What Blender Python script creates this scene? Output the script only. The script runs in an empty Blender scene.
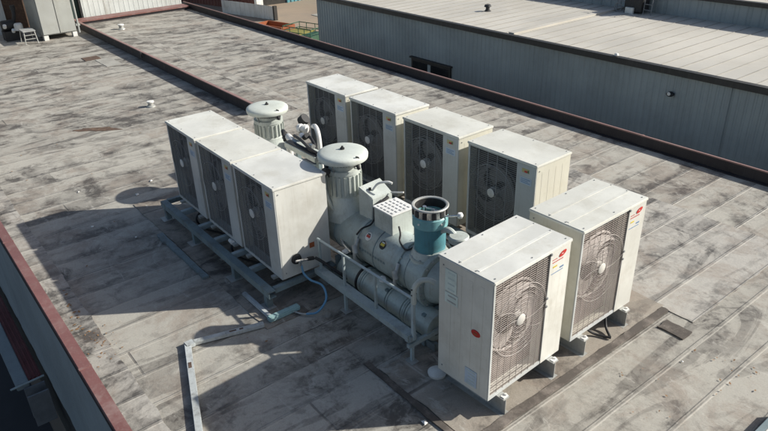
import bpy, bmesh, math, random
from mathutils import Vector, Matrix
R = random.Random(11)
S = bpy.context.scene
COL = S.collection
PI = math.pi

# ------------------------------------------------------------------ node helpers
def new_mat(name):
    m = bpy.data.materials.new(name); m.use_nodes = True
    nt = m.node_tree; nt.nodes.clear()
    out = nt.nodes.new('ShaderNodeOutputMaterial'); b = nt.nodes.new('ShaderNodeBsdfPrincipled')
    nt.links.new(b.outputs[0], out.inputs[0])
    return m, nt, b
class N:
    def __init__(s, nt): s.nt = nt
    def _in(s, sock, v):
        if v is None: return
        if hasattr(v, 'is_linked'): s.nt.links.new(v, sock)
        else:
            if sock.type == 'RGBA' and len(v) == 3: v = (*v, 1)
            sock.default_value = v
    def coord(s): return s.nt.nodes.new('ShaderNodeTexCoord').outputs['Object']
    def math(s, op, a, b=None, c=None, clamp=False):
        n = s.nt.nodes.new('ShaderNodeMath'); n.operation = op; n.use_clamp = clamp
        for i, v in enumerate((a, b, c)): s._in(n.inputs[i], v)
        return n.outputs[0]
    def sep(s, v):
        n = s.nt.nodes.new('ShaderNodeSeparateXYZ'); s._in(n.inputs[0], v); return n.outputs
    def comb(s, x, y, z):
        n = s.nt.nodes.new('ShaderNodeCombineXYZ')
        for i, v in enumerate((x, y, z)): s._in(n.inputs[i], v)
        return n.outputs[0]
    def scale(s, v, sc):
        n = s.nt.nodes.new('ShaderNodeMapping'); s._in(n.inputs['Vector'], v); n.inputs['Scale'].default_value = sc
        return n.outputs[0]
    def noise(s, v, sc, det=4, rough=.55, dist=0):
        n = s.nt.nodes.new('ShaderNodeTexNoise'); s._in(n.inputs['Vector'], v)
        n.inputs['Scale'].default_value = sc; n.inputs['Detail'].default_value = det
        n.inputs['Roughness'].default_value = rough; n.inputs['Distortion'].default_value = dist
        return n.outputs[0]
    def voro(s, v, sc, feat='F1'):
        n = s.nt.nodes.new('ShaderNodeTexVoronoi'); n.feature = feat; s._in(n.inputs['Vector'], v); n.inputs['Scale'].default_value = sc
        return n.outputs['Distance']
    def white(s, v):
        n = s.nt.nodes.new('ShaderNodeTexWhiteNoise'); n.noise_dimensions = '3D'; s._in(n.inputs['Vector'], v); return n.outputs['Value']
    def ramp(s, f, lo, hi, a=0., b=1.):
        n = s.nt.nodes.new('ShaderNodeMapRange'); n.interpolation_type = 'SMOOTHSTEP'; s._in(n.inputs[0], f)
        n.inputs[1].default_value = lo; n.inputs[2].default_value = hi; n.inputs[3].default_value = a; n.inputs[4].default_value = b
        return n.outputs[0]
    def mix(s, f, a, b):
        n = s.nt.nodes.new('ShaderNodeMix'); n.data_type = 'RGBA'
        s._in(n.inputs[0], f); s._in(n.inputs[6], a); s._in(n.inputs[7], b); return n.outputs[2]
    def bump(s, h, strength, dist, b):
        n = s.nt.nodes.new('ShaderNodeBump'); n.inputs['Strength'].default_value = strength; n.inputs['Distance'].default_value = dist
        s._in(n.inputs['Height'], h); s.nt.links.new(n.outputs[0], b.inputs['Normal'])

def paint(name, col, rough=.5, dirt=.35, dcol=(.16,.14,.11), sc=3., metal=0., streak=.5, bump=.15):
    m, nt, b = new_mat(name); k = N(nt)
    rnd = nt.nodes.new('ShaderNodeObjectInfo').outputs['Random']
    va = nt.nodes.new('ShaderNodeVectorMath'); va.operation = 'ADD'
    nt.links.new(k.coord(), va.inputs[0]); nt.links.new(k.comb(k.math('MULTIPLY', rnd, 17.), k.math('MULTIPLY', rnd, 31.), k.math('MULTIPLY', rnd, 5.)), va.inputs[1])
    c = va.outputs[0]
    n1 = k.noise(c, sc, 8, .7)
    n2 = k.noise(k.scale(c, (13, 13, .7)), sc, 5, .6)
    n3 = k.noise(c, sc*9, 4, .7)
    f = k.math('ADD', k.ramp(n1, .46, .70, 0, dirt*1.1), k.ramp(n2, .52, .70, 0, dirt*streak*1.2))
    f = k.math('ADD', f, k.ramp(n3, .58, .70, 0, dirt*.55), clamp=True)
    dark = tuple(x*.80 for x in col)
    base = k.mix(k.ramp(k.noise(c, sc*.6, 4), .35, .65), col, dark)
    base = k.mix(k.math('MULTIPLY', rnd, .35), base, tuple(x*y for x, y in zip(col, (.86, .84, .76))))
    k._in(b.inputs['Base Color'], k.mix(f, base, dcol))
    k._in(b.inputs['Roughness'], k.ramp(n1, .3, .7, rough-.08, rough+.16))
    b.inputs['Metallic'].default_value = metal
    k.bump(k.math('ADD', n1, n3), bump, .004, b)
    return m

M = {}
M['ivory']   = paint('ivory_paint', (.665,.66,.615), .42, .32, (.36,.33,.27), 2.0, streak=.45)
M['lid']     = paint('lid_paint', (.67,.67,.63), .5, .42, (.40,.385,.33), 2.6, streak=.2)
M['cream']   = paint('cream_paint', (.65,.635,.555), .45, .26, (.34,.30,.2), 2.2)
M['panelg']  = paint('panel_grey', (.52,.54,.54), .4, .25, (.25,.24,.2), 2.5)
M['coil_sun']= paint('sunlit_dusty_coil', (.17,.14,.13), .75, .5, (.30,.26,.23), 9.)  # paler copy of the coil, sunlight on the front units put into its colour
M['coil']    = paint('shaded_coil', (.06,.062,.064), .7, .45, (.11,.10,.09), 6.)  # darker copy of the coil, shade of the two rows put into its colour
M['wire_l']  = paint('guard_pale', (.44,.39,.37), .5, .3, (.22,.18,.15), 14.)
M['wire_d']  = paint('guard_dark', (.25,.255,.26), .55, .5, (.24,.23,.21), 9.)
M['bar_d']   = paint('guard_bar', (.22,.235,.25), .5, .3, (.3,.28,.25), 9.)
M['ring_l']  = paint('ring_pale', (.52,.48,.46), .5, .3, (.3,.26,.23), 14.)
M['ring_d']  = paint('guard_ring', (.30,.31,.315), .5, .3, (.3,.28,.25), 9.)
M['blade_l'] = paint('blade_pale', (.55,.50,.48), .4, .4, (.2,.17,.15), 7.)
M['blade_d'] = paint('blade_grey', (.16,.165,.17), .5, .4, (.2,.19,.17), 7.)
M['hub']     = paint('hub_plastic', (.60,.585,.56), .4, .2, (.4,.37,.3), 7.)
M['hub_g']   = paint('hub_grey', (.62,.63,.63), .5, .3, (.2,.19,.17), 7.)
M['shell']   = paint('chiller_paint', (.40,.465,.455), .30, .42, (.17,.145,.11), 3.2)
M['shell2']  = paint('chiller_pale', (.52,.56,.53), .42, .35, (.16,.15,.12), 4.)
M['dome']    = paint('dome_paint', (.60,.64,.60), .45, .3, (.32,.31,.26), 3.5)
M['frame']   = paint('frame_paint', (.19,.25,.27), .5, .5, (.09,.07,.055), 4.)
M['rail']    = paint('rail_paint', (.38,.45,.47), .45, .4, (.13,.11,.09), 5.)
M['galv']    = paint('galvanised', (.46,.47,.46), .45, .4, (.2,.18,.15), 6., .3)
M['teal']    = paint('teal_paint', (.10,.30,.36), .45, .35, (.06,.09,.09), 4.)
M['teal_l']  = paint('teal_pale', (.20,.43,.46), .4, .3, (.1,.15,.15), 6.)
M['chrome']  = paint('worn_steel', (.62,.63,.64), .22, .3, (.12,.11,.1), 12., .9)
M['black']   = paint('black_rubber', (.018,.018,.02), .6, .3, (.09,.085,.08), 6.)
M['white']   = paint('white_paint', (.76,.76,.74), .5, .25, (.35,.32,.27), 6.)
M['cap']     = paint('red_cap', (.20,.09,.082), .5, .7, (.26,.18,.165), 3., streak=.3)
M['capp']    = paint('faded_cap', (.30,.18,.165), .5, .45, (.30,.22,.2), 3., streak=.3)
M['curb_shade']    = paint('shaded_curb_face', (.022,.018,.022), .6, .4, (.06,.055,.055), 3.)  # kerb faces near black: their shade is put into the colour
M['slate']   = paint('slate_siding', (.29,.335,.355), .5, .22, (.14,.145,.14), 1.2, streak=.7)
M['gutter']  = paint('gutter_black', (.028,.027,.025), .55, .3, (.10,.09,.08), 2.)
M['glass']   = paint('window_dark', (.012,.014,.016), .12, .15, (.06,.06,.06), 4.)
M['whitewall']= paint('white_siding', (.62,.64,.63), .5, .35, (.3,.28,.24), 1.0, streak=1.)
M['brown']   = paint('brown_siding', (.16,.055,.04), .55, .3, (.1,.06,.05), 1.)
M['dkgreen'] = paint('dark_green', (.01,.035,.03), .6, .3, (.04,.05,.05), 2.)
M['cab']     = paint('cabinet_grey', (.40,.41,.39), .45, .3, (.25,.24,.2), 1.5)
M['red']     = paint('red_enamel', (.50,.02,.015), .35, .15, (.3,.1,.08), 9.)
M['redroof'] = paint('red_awning', (.15,.016,.016), .5, .35, (.08,.03,.03), 2.)
M['yellow']  = paint('yellow_ink', (.62,.48,.05), .5, .2, (.3,.25,.1), 9.)
M['label_y'] = paint('label_yellow', (.52,.46,.20), .5, .5, (.4,.38,.3), 9.)
M['green']   = paint('green_paint', (.03,.10,.06), .5, .4, (.08,.08,.05), 4.)
M['lime']    = paint('yellow_green', (.24,.22,.05), .5, .45, (.15,.12,.06), 4.)
M['orange']  = paint('orange_paint', (.30,.085,.03), .5, .4, (.18,.08,.04), 4.)
M['blueink'] = paint('blue_ink', (.16,.26,.42), .5, .2, (.3,.3,.3), 9.)
M['greyink'] = paint('grey_ink', (.20,.21,.22), .6, .2, (.3,.3,.3), 9.)
M['paper']   = paint('paper_label', (.60,.69,.66), .55, .15, (.38,.40,.36), 12.)
M['paperb']  = paint('bluish_label', (.46,.55,.66), .55, .2, (.5,.5,.48), 12.)
M['label_lines'] = paint('faded_ink', (.50,.59,.58), .6, .2, (.4,.4,.4), 9.)
M['hose']    = paint('blue_hose', (.12,.30,.48), .4, .2, (.1,.15,.2), 9.)
M['conduit'] = paint('conduit_grey', (.50,.53,.53), .5, .5, (.12,.11,.1), 4.)
M['aqua']    = paint('aqua_pipe', (.33,.50,.51), .5, .5, (.12,.15,.14), 6.)
M['concrete']= paint('tan_concrete', (.30,.25,.20), .9, .4, (.19,.16,.13), .6)
M['strip']   = paint('brown_strip', (.085,.072,.062), .85, .9, (.22,.19,.165), 3.2, streak=0)
M['rust']    = paint('rust_brown', (.09,.055,.04), .9, .6, (.18,.12,.08), 12.)
M['leaf']    = paint('dry_leaf', (.28,.16,.08), .9, .5, (.12,.07,.04), 30.)
M['sealant'] = paint('sealant', (.36,.35,.32), .8, .5, (.2,.18,.16), 4.)

def roof_material(name, light=(.39,.37,.325), dark=(.088,.078,.067), pitch=.45, seed=0.):
    m, nt, b = new_mat(name); k = N(nt); c = k.coord()
    off = k.math('MULTIPLY', k.math('SUBTRACT', k.noise(c, 1.1, 3), .5), .022)
    x, y, z = k.sep(c)
    xd = k.math('ADD', k.math('ADD', x, off), seed)
    yd = k.math('ADD', y, off)
    u = k.math('DIVIDE', xd, pitch)
    fu = k.math('FRACT', u); iu = k.math('FLOOR', u)
    r0 = k.white(k.comb(iu, seed, 0.)); rc = k.white(k.comb(iu, 0., 3.))
    v = k.math('ADD', k.math('DIVIDE', yd, 9.0), k.math('MULTIPLY', r0, 1.))
    fv = k.math('FRACT', v); iv = k.math('FLOOR', v)
    rc = k.white(k.comb(iu, iv, 3.))
    d = k.math('ABSOLUTE', k.math('SUBTRACT', fu, .5))          # .5 at the lap seam
    dv = k.math('ABSOLUTE', k.math('SUBTRACT', fv, .5))
    area = k.noise(c, .34, 3, .5)                                # where the laps show and where they are worn away
    lapvis = k.ramp(area, .40, .60, .25, 1.)
    wide = k.noise(c, .8, 5, .65)
    mott = k.noise(k.scale(c, (1.1, .95, 1)), 2.3, 10, .73, .5)
    mott2 = k.noise(k.scale(c, (.9, 1.2, 1)), 4.6, 9, .73, .8)
    fine = k.noise(c, 17, 7, .75)
    streaky = k.noise(k.scale(c, (6.5, .8, 1)), 1.5, 8, .7, .5)
    # dark weathering gathered against one side of every lap, ragged
    rag = k.math('MULTIPLY', k.math('SUBTRACT', mott, .5), 2.6)
    s1 = k.math('MULTIPLY', k.ramp(k.math('ADD', fu, rag), .45, 1.0, 0, .75), lapvis)
    s2 = k.ramp(k.math('ADD', mott, k.math('MULTIPLY', k.math('SUBTRACT', fine, .5), .36)), .475, .635, 0, .85)
    s3 = k.ramp(wide, .42, .66, 0, .45)
    swirl = k.noise(k.scale(c, (1.4, .35, 1)), 1.3, 7, .6, 2.6)
    s6 = k.ramp(swirl, .50, .58, 0, .55)
    s4 = k.ramp(streaky, .50, .66, 0, .38)
    s5 = k.ramp(mott2, .51, .64, 0, .6)
    f = k.math('MULTIPLY', k.math('MAXIMUM', s1, k.math('MULTIPLY', s4, lapvis)), .62)
    f = k.math('ADD', f, k.math('MULTIPLY', k.math('MAXIMUM', s2, s5), k.ramp(wide, .36, .62, .22, .72)))
    f = k.math('ADD', f, k.math('MULTIPLY', s3, .30))
    f = k.math('ADD', f, k.math('MULTIPLY', s6, k.ramp(area, .56, .40, .25, .8)))
    f = k.math('ADD', f, k.math('MULTIPLY', k.math('SUBTRACT', rc, .55), .30))
    rr = k.math('SQRT', k.math('ADD', k.math('POWER', k.math('ADD', x, 8.6), 2.), k.math('POWER', k.math('ADD', y, 4.6), 2.)))
    rr = k.math('ADD', rr, k.math('MULTIPLY', k.noise(c, .9, 4), .5))
    arcs = k.ramp(k.math('SINE', k.math('MULTIPLY', rr, 10.)), .1, .95, 0, .34)
    arcs = k.math('MULTIPLY', arcs, k.math('MULTIPLY', k.ramp(x, -6.4, -7.4), k.ramp(wide, .42, .58)))
    f = k.math('ADD', f, arcs, clamp=True)
    colr = k.mix(f, light, dark)
    tint = k.ramp(k.noise(c, 1.3, 8, .74, .4), .47, .64, 0, .55)
    colr = k.mix(tint, colr, k.mix(f, (.25,.20,.16), (.10,.078,.065)))
    wp = k.ramp(k.noise(k.scale(c, (.9, 1.7, 1)), 2.1, 8, .75, 1.4), .56, .64, 0, .6)
    wp = k.math('MULTIPLY', wp, k.ramp(mott2, .62, .45, 0, 1))
    colr = k.mix(wp, colr, (.45,.43,.385))
    seam = k.ramp(d, .480, .492, 0, 1)
    seamv = k.ramp(dv, .4984, .4992, 0, .7)
    sm = k.math('MAXIMUM', k.math('MULTIPLY', seam, lapvis), seamv)
    sm = k.math('MULTIPLY', sm, k.ramp(k.noise(c, 3.2, 5, .65), .40, .60, .05, .85))
    colr = k.mix(sm, colr, (.06,.055,.05))
    hl = k.math('MULTIPLY', k.ramp(d, .43, .465, 0, 1), k.math('SUBTRACT', 1., seam))
    hl = k.math('MULTIPLY', hl, k.math('MULTIPLY', lapvis, k.ramp(mott, .56, .44, 0, .5)))
    colr = k.mix(hl, colr, (.46,.44,.40))
    sp = k.ramp(k.voro(c, 15), .075, .03, 0, 1)
    sp = k.math('MULTIPLY', sp, k.ramp(k.noise(c, 1.7, 3), .50, .58))
    colr = k.mix(sp, colr, (.045,.032,.027))
    gr = k.noise(c, 60, 4, .8)
    colr = k.mix(k.ramp(gr, .35, .7, 0, .34), colr, k.mix(.5, colr, (.05,.048,.045)))
    k._in(b.inputs['Base Color'], colr)
    k._in(b.inputs['Roughness'], k.ramp(f, 0, 1, .82, .60))
    h = k.math('ADD', k.math('MULTIPLY', k.ramp(d, .44, .47), .9), k.math('MULTIPLY', fine, .6))
    h = k.math('ADD', h, k.math('MULTIPLY', k.noise(c, 1.7, 3), 1.6))
    h = k.math('SUBTRACT', h, sm)
    k.bump(h, .6, .012, b)
    return m
M['lap'] = roof_material('roof_lap', (.41,.39,.345), (.17,.155,.135), .9, 2.3)
M['roof'] = roof_material('roof_membrane')
M['patch'] = roof_material('roof_patch', (.40,.38,.345), (.085,.078,.07), .45, 4.7)
M['pad'] = roof_material('roof_pad', (.31,.275,.23), (.06,.052,.045), 1.3, 9.1)
M['metalroof'] = paint('pale_metal_roof', (.54,.51,.455), .55, .40, (.36,.33,.28), .7, streak=0)
M['ribgrey'] = paint('roof_rib_grey', (.36,.345,.31), .6, .5, (.2,.19,.17), 2., streak=0)
M['street'] = paint('street_surface', (.30,.235,.175), .9, .5, (.17,.155,.14), .25, streak=0)
M['asphalt'] = paint('asphalt', (.045,.045,.048), .85, .4, (.07,.068,.065), .5, streak=0)

# ------------------------------------------------------------------ mesh helpers
class MB:
    def __init__(s): s.v = []; s.f = []
    def add(s, vs, fs):
        o = len(s.v); s.v += [tuple(p) for p in vs]; s.f += [tuple(i+o for i in f) for f in fs]; return s
    def box(s, x0, y0, z0, x1, y1, z1):
        vs = [(x0,y0,z0),(x1,y0,z0),(x1,y1,z0),(x0,y1,z0),(x0,y0,z1),(x1,y0,z1),(x1,y1,z1),(x0,y1,z1)]
        return s.add(vs, [(0,3,2,1),(4,5,6,7),(0,1,5,4),(1,2,6,5),(2,3,7,6),(3,0,4,7)])
    def tube(s, pts, r, n=8, cap=True, rs=None):
        pts = [Vector(p) for p in pts]; rings = []
        up = None
        for i, p in enumerate(pts):
            t = (pts[min(i+1, len(pts)-1)] - pts[max(i-1, 0)]).normalized()
            if up is None:
                a = Vector((0,0,1)) if abs(t.z) < .9 else Vector((1,0,0))
                up = (a - t*a.dot(t)).normalized()
            else:
                up = (up - t*up.dot(t)); up = up.normalized() if up.length > 1e-6 else Vector((1,0,0))
            w = t.cross(up); rr = rs[i] if rs else r
            rings.append([p + (up*math.cos(2*PI*k/n) + w*math.sin(2*PI*k/n))*rr for k in range(n)])
        vs = [q for rg in rings for q in rg]; fs = []
        for i in range(len(pts)-1):
            for k in range(n):
                fs.append((i*n+k, i*n+(k+1)%n, (i+1)*n+(k+1)%n, (i+1)*n+k))
        if cap: fs.append(tuple(range(n-1,-1,-1))); fs.append(tuple((len(pts)-1)*n+k for k in range(n)))
        return s.add(vs, fs)
    def cyl(s, p0, p1, r, n=24, r1=None):
        return s.tube([p0, p1], r, n, True, [r, r if r1 is None else r1])
    def lathe(s, prof, c=(0,0,0), axis='Z', n=32):
        # prof = [(r, h)...]; closed ends if r == 0
        vs = []; fs = []
        for r, h in prof:
            for k in range(n):
                a = 2*PI*k/n; p = (r*math.cos(a), r*math.sin(a), h)
                if axis == 'X': p = (p[2], p[0], p[1])
                if axis == 'Y': p = (p[1], p[2], p[0])
                vs.append((p[0]+c[0], p[1]+c[1], p[2]+c[2]))
        for i in range(len(prof)-1):
            for k in range(n): fs.append((i*n+k, i*n+(k+1)%n, (i+1)*n+(k+1)%n, (i+1)*n+k))
        return s.add(vs, fs)
    def ring(s, c, R_, r, axis='Y', n=40, m=4):
        vs = []; fs = []
        for i in range(n):
            a = 2*PI*i/n
            for j in range(m):
                b = 2*PI*j/m; q = R_ + r*math.cos(b); h = r*math.sin(b)
                p = {'Y': (q*math.cos(a), h, q*math.sin(a)), 'Z': (q*math.cos(a), q*math.sin(a), h), 'X': (h, q*math.cos(a), q*math.sin(a))}[axis]
                vs.append((p[0]+c[0], p[1]+c[1], p[2]+c[2]))
        for i in range(n):
            for j in range(m):
                fs.append((i*m+j, ((i+1)%n)*m+j, ((i+1)%n)*m+(j+1)%m, i*m+(j+1)%m))
        return s.add(vs, fs)
    def xf(s, mat):
        s.v = [tuple(mat @ Vector(p)) for p in s.v]; return s
    def build(s, name, mat, parent=None, bevel=0, smooth=True, angle=35):
        me = bpy.data.meshes.new(name); bm = bmesh.new()
        vv = [bm.verts.new(p) for p in s.v]
        for f in s.f:
            try: bm.faces.new([vv[i] for i in f])
            except ValueError: pass
        if len(s.v) < 60000: bmesh.ops.remove_doubles(bm, verts=bm.verts, dist=1e-6)
        bmesh.ops.recalc_face_normals(bm, faces=bm.faces)
        if bevel:
            ed = [e for e in bm.edges if len(e.link_faces) == 2 and e.calc_face_angle(0) > .6]
            bmesh.ops.bevel(bm, geom=ed, offset=bevel, segments=2, affect='EDGES', clamp_overlap=True)
        bm.to_mesh(me); bm.free()
        me.materials.append(mat if not isinstance(mat, str) else M[mat])
        if smooth:
            me.shade_smooth(); me.set_sharp_from_angle(angle=math.radians(angle))
        o = bpy.data.objects.new(name, me); COL.objects.link(o)
        if parent: o.parent = parent
        return o
def tag(o, label=None, cat=None, group=None, kind=None):
    if label: o['label'] = label
    if cat: o['category'] = cat
    if group: o['group'] = group
    if kind: o['kind'] = kind
    return o
def thing(name, label, cat, loc=(0,0,0), rz=0, group=None):
    o = bpy.data.objects.new(name, None); COL.objects.link(o)
    o.location = loc; o.rotation_euler = (0,0,rz); o.empty_display_size = .1
    return tag(o, label, cat, group)
def copy_tree(o, parent=None):
    c = o.copy(); COL.objects.link(c); c.parent = parent
    for ch in list(o.children): copy_tree(ch, c)
    return c
def repeat(name, mb, mat, parent, mats):
    """one small piece built once and repeated as separate child objects"""
    first = mb.build(name, mat, parent); first.matrix_local = mats[0]
    for q in mats[1:]:
        o = first.copy(); COL.objects.link(o); o.parent = parent; o.matrix_local = q
def arc(c, r, a0, a1, n, plane='XZ'):
    out = []
    for i in range(n+1):
        a = math.radians(a0 + (a1-a0)*i/n); p, q = r*math.cos(a), r*math.sin(a)
        out.append({'XZ': (c[0]+p, c[1], c[2]+q), 'YZ': (c[0], c[1]+p, c[2]+q), 'XY': (c[0]+p, c[1]+q, c[2])}[plane])
    return out
def smooth_path(pts, n=6):
    P = [Vector(p) for p in pts]; P = [2*P[0]-P[1]] + P + [2*P[-1]-P[-2]]; out = []
    for i in range(1, len(P)-2):
        for k in range(n):
            t = k/n; a, b, c, d = P[i-1:i+3]
            out.append(.5*((2*b)+(c-a)*t+(2*a-5*b+4*c-d)*t*t+(3*b-a-3*c+d)*t**3))
    out.append(P[-2]); return out
def ribbed(mb, p0, p1, z0, z1, pitch, depth, thick=.03):
    """corrugated sheet standing on the line p0-p1, ribs towards the left-hand side of the direction"""
    a = Vector((p0[0], p0[1], 0)); d = Vector((p1[0]-p0[0], p1[1]-p0[1], 0)); L = d.length; d.normalize(); nrm = Vector((-d.y, d.x, 0))
    n = max(2, int(L/pitch)); pr = []
    for i in range(n):
        b = L*i/n; w = L/n
        pr += [(b, 0), (b+w*.55, 0), (b+w*.65, depth), (b+w*.9, depth)]
    pr.append((L, 0))
    top = []; bot = []
    for t, h in pr:
        q = a + d*t + nrm*h; top.append((q.x, q.y, z1)); bot.append((q.x, q.y, z0))
    m = len(pr); vs = top+bot; fs = [(i, i+1, m+i+1, m+i) for i in range(m-1)]
    mb.add(vs, fs)
    q0 = a - nrm*thick; q1 = a + d*L - nrm*thick; e = a + d*L
    mb.add([(q0.x,q0.y,z0),(q1.x,q1.y,z0),(q1.x,q1.y,z1),(q0.x,q0.y,z1)], [(0,1,2,3)])
    mb.add([(q0.x,q0.y,z0),(a.x,a.y,z0),(a.x,a.y,z1),(q0.x,q0.y,z1)], [(0,1,2,3)])
    mb.add([(q1.x,q1.y,z0),(e.x,e.y,z0),(e.x,e.y,z1),(q1.x,q1.y,z1)], [(0,1,2,3)])
    mb.add([(q0.x,q0.y,z1),(q1.x,q1.y,z1)]+[top[i] for i in range(m-1,-1,-1)], [tuple(range(m+2))])
    return mb

# ------------------------------------------------------------------ setting
def sheet(name, x0, y0, x1, y1, z, mat, th=.0):
    return tag(MB().box(x0, y0, z-th, x1, y1, z).build(name, mat, smooth=False), kind='structure')
tag(MB().add([(-900,-900,-3.5),(900,-900,-3.5),(900,900,-3.5),(-900,900,-3.5)], [(0,1,2,3)]).build('ground', 'street', smooth=False), kind='structure')
tag(MB().add([(-80,-60,-3.496),(60,-60,-3.496),(60,-3.3,-3.496),(-80,-3.3,-3.496)], [(0,1,2,3)]).build('alley', 'asphalt', smooth=False), kind='structure')
tag(MB().add([(-80,17.6,-3.496),(-16.5,24,-3.496),(-16.5,30,-3.496),(-80,23.5,-3.496)], [(0,1,2,3)]).build('road', 'asphalt', smooth=False), kind='structure')

# our building: roof slab and outer walls
YL, YR, X0, X1 = -3.12, 5.92, -21.9, 6.0
bld = thing('roof_building', 'low building whose grey weathered flat roof carries the chiller plant', 'building', (0,0,-3.5))
MB().box(X0, YL, 3.3, X1, YR, 3.5).build('roof', 'roof', bld, smooth=False)
w = MB(); ribbed(w, (X1, YL-.06), (X0, YL-.06), 1.25, 3.5, .9, -.006); w.xf(Matrix.Translation((0,.02,0))); w.build('wall', 'slate', bld, smooth=False)
MB().box(X0, YL-.02, 0, X1, YL+.2, 1.3).build('wall', 'gutter', bld, smooth=False)
MB().box(X0, YR-.1, 0, X1, YR, 3.3).build('wall', 'slate', bld, smooth=False)
MB().box(X0, YL+.2, 0, X0+.1, YR-.1, 3.3).build('wall', 'slate', bld, smooth=False)
MB().box(X1-.1, YL+.2, 0, X1, YR-.1, 3.3).build('wall', 'slate', bld, smooth=False)

def curb(name, label, x0, y0, x1, y1, z, cw, cat='parapet', seams=0, capm='cap'):
    """kerb wall with an overhanging metal cap; cw = extra cap width to each side"""
    t = thing(name, label, cat, (0,0,0))
    MB().box(x0, y0, 0.002, x1, y1, z-.02).build('curb_wall', 'curb_shade', t, smooth=False)
    cx0, cx1 = (x0, x1) if abs(x1-x0) > abs(y1-y0) else (x0-cw, x1+cw)
    cy0, cy1 = (y0-cw, y1+cw) if abs(x1-x0) > abs(y1-y0) else (y0, y1)
    cp = MB()
    if abs(x1-x0) > abs(y1-y0):
        n = max(1, int(abs(x1-x0)/3))
        for i in range(n):
            a = cx0+(cx1-cx0)*i/n; b = cx0+(cx1-cx0)*(i+1)/n-.006
            dz = R.uniform(-.002,.002)
            cp.box(a, cy0, z-(.05 if capm == 'cap' else .022), b, cy1, z+dz)
        for i in range(1, n):
            a = cx0+(cx1-cx0)*i/n; MB().box(a-.02, cy0-.002, z-(.051 if capm == 'cap' else .023), a+.015, cy1+.002, z+.003).build('cap_joint', capm, t, smooth=False)
    else: cp.box(cx0, cy0, z-.05, cx1, cy1, z)
    cp.build('cap', capm, t, .004, smooth=False)
    return t
t = curb('parapet', 'long red-capped parapet along the lower left roof edge above the slate wall', X0, YL-.055, X1, YL+.015, .25, .02)
t = curb('parapet', 'long red-capped parapet in front of the grey ribbed building, along the right roof edge', X0, YR+.02, X1, YR+.045, .19, .006, capm='capp')
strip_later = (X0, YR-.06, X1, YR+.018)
t = curb('roof_curb', 'low red-capped kerb dividing the roof, ending behind the rear domed exhaust', -21.5, 1.87, -9.3, 1.91, .235, .014, 'kerb', capm='capp')
MB().box(-15.13, 1.80, .10, -15.05, 1.83, .238).build('drip_bracket', 'black', t, smooth=False)
t = curb('end_curb', 'wide red-capped kerb in front of the white ribbed wall at the far roof end', -21.75, 1.86, -21.3, YR-.05, .13, .04, 'kerb')

# strips and patches on the roof
def strip(name, label, x0, y0, x1, y1, z0, z1, mat, cat='roof strip', rag=.007):
    r = random.Random(hash((round(x0*100), round(y0*100))) & 0xffff); pts = []
    def side(ax, ay, bx_, by_):
        L = math.hypot(bx_-ax, by_-ay); n = max(2, int(L/.06)); px, py = -(by_-ay)/L, (bx_-ax)/L; w_ = 0
        for i in range(n):
            t_ = i/n; w_ = w_*.7+r.gauss(0, rag)*.7; j = 0 if i == 0 else w_
            pts.append((ax+(bx_-ax)*t_+px*j, ay+(by_-ay)*t_+py*j))
    side(x0, y0, x1, y0); side(x1, y0, x1, y1); side(x1, y1, x0, y1); side(x0, y1, x0, y0)
    n = len(pts); m = MB().add([(p[0], p[1], z1) for p in pts]+[(p[0], p[1], z0) for p in pts], [tuple(range(n))]+[(i, n+i, n+(i+1)%n, (i+1)%n) for i in range(n)])
    return tag(m.build(name, mat, None, smooth=False), label, cat)
strip('flashing_strip', 'grey mottled membrane upstand strip running beside the lower left parapet', X0+.2, YL+.03, X1-.2, -2.78, .001, .009, 'patch')
strip('membrane_patch', 'large pale membrane patch on the roof right of the rear white condenser', -4.4, 2.0, -.2, 4.3, .001, .009, 'patch', 'roof patch')
strip('equipment_mat', 'brown-beige mat under the two front white condensers', -1.75, -.92, -.56, 2.05, .001, .012, 'pad', 'mat', .012)
strip('equipment_mat', 'dark membrane mat under the left row of three condensers', -6.9, -1.42, -3.0, .0, .001, .010, 'pad', 'mat')
strip('equipment_mat', 'dark mat under the chillers and the back row of condensers', -6.9, .02, -1.77, 2.3, .001, .011, 'pad', 'mat')
strip('flashing_strip', 'brown flashing strip just in front of the fan sides of the two front condensers', -.555, -1.3, -.475, 2.0, .001, .020, 'strip', rag=.005)
strip('flashing_strip', 'dark flashing strip on the left edge of the mat under the front condenser', -1.9, -.99, -.56, -.93, .001, .020, 'strip', rag=.004)
strip('tar_square', 'small dark brown square patch right of the rear front condenser', -.40, 1.66, -.12, 1.84, .001, .016, 'strip', 'roof patch', .006)
strip('tar_square', 'small dark rectangular patch on the far left of the roof near the grey cabinet', -16.6, .72, -16.2, 1.12, .001, .012, 'rust', 'roof patch')
strip('sealant_patch', 'pale sealant patch beside the small dark rectangle on the far left roof', -16.15, .95, -15.2, 1.35, .001, .008, 'sealant', 'roof patch')
strip('flashing_strip', 'pale flat bar lying on the roof beside the frame of the left row', -5.75, -1.52, -4.35, -1.44, .002, .03, 'frame')
strip('membrane_joint', 'long pale lap joint crossing the far roof between the kerb and the right parapet', -21, 2.72, -9, 2.98, .001, .003, 'lap')

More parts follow.
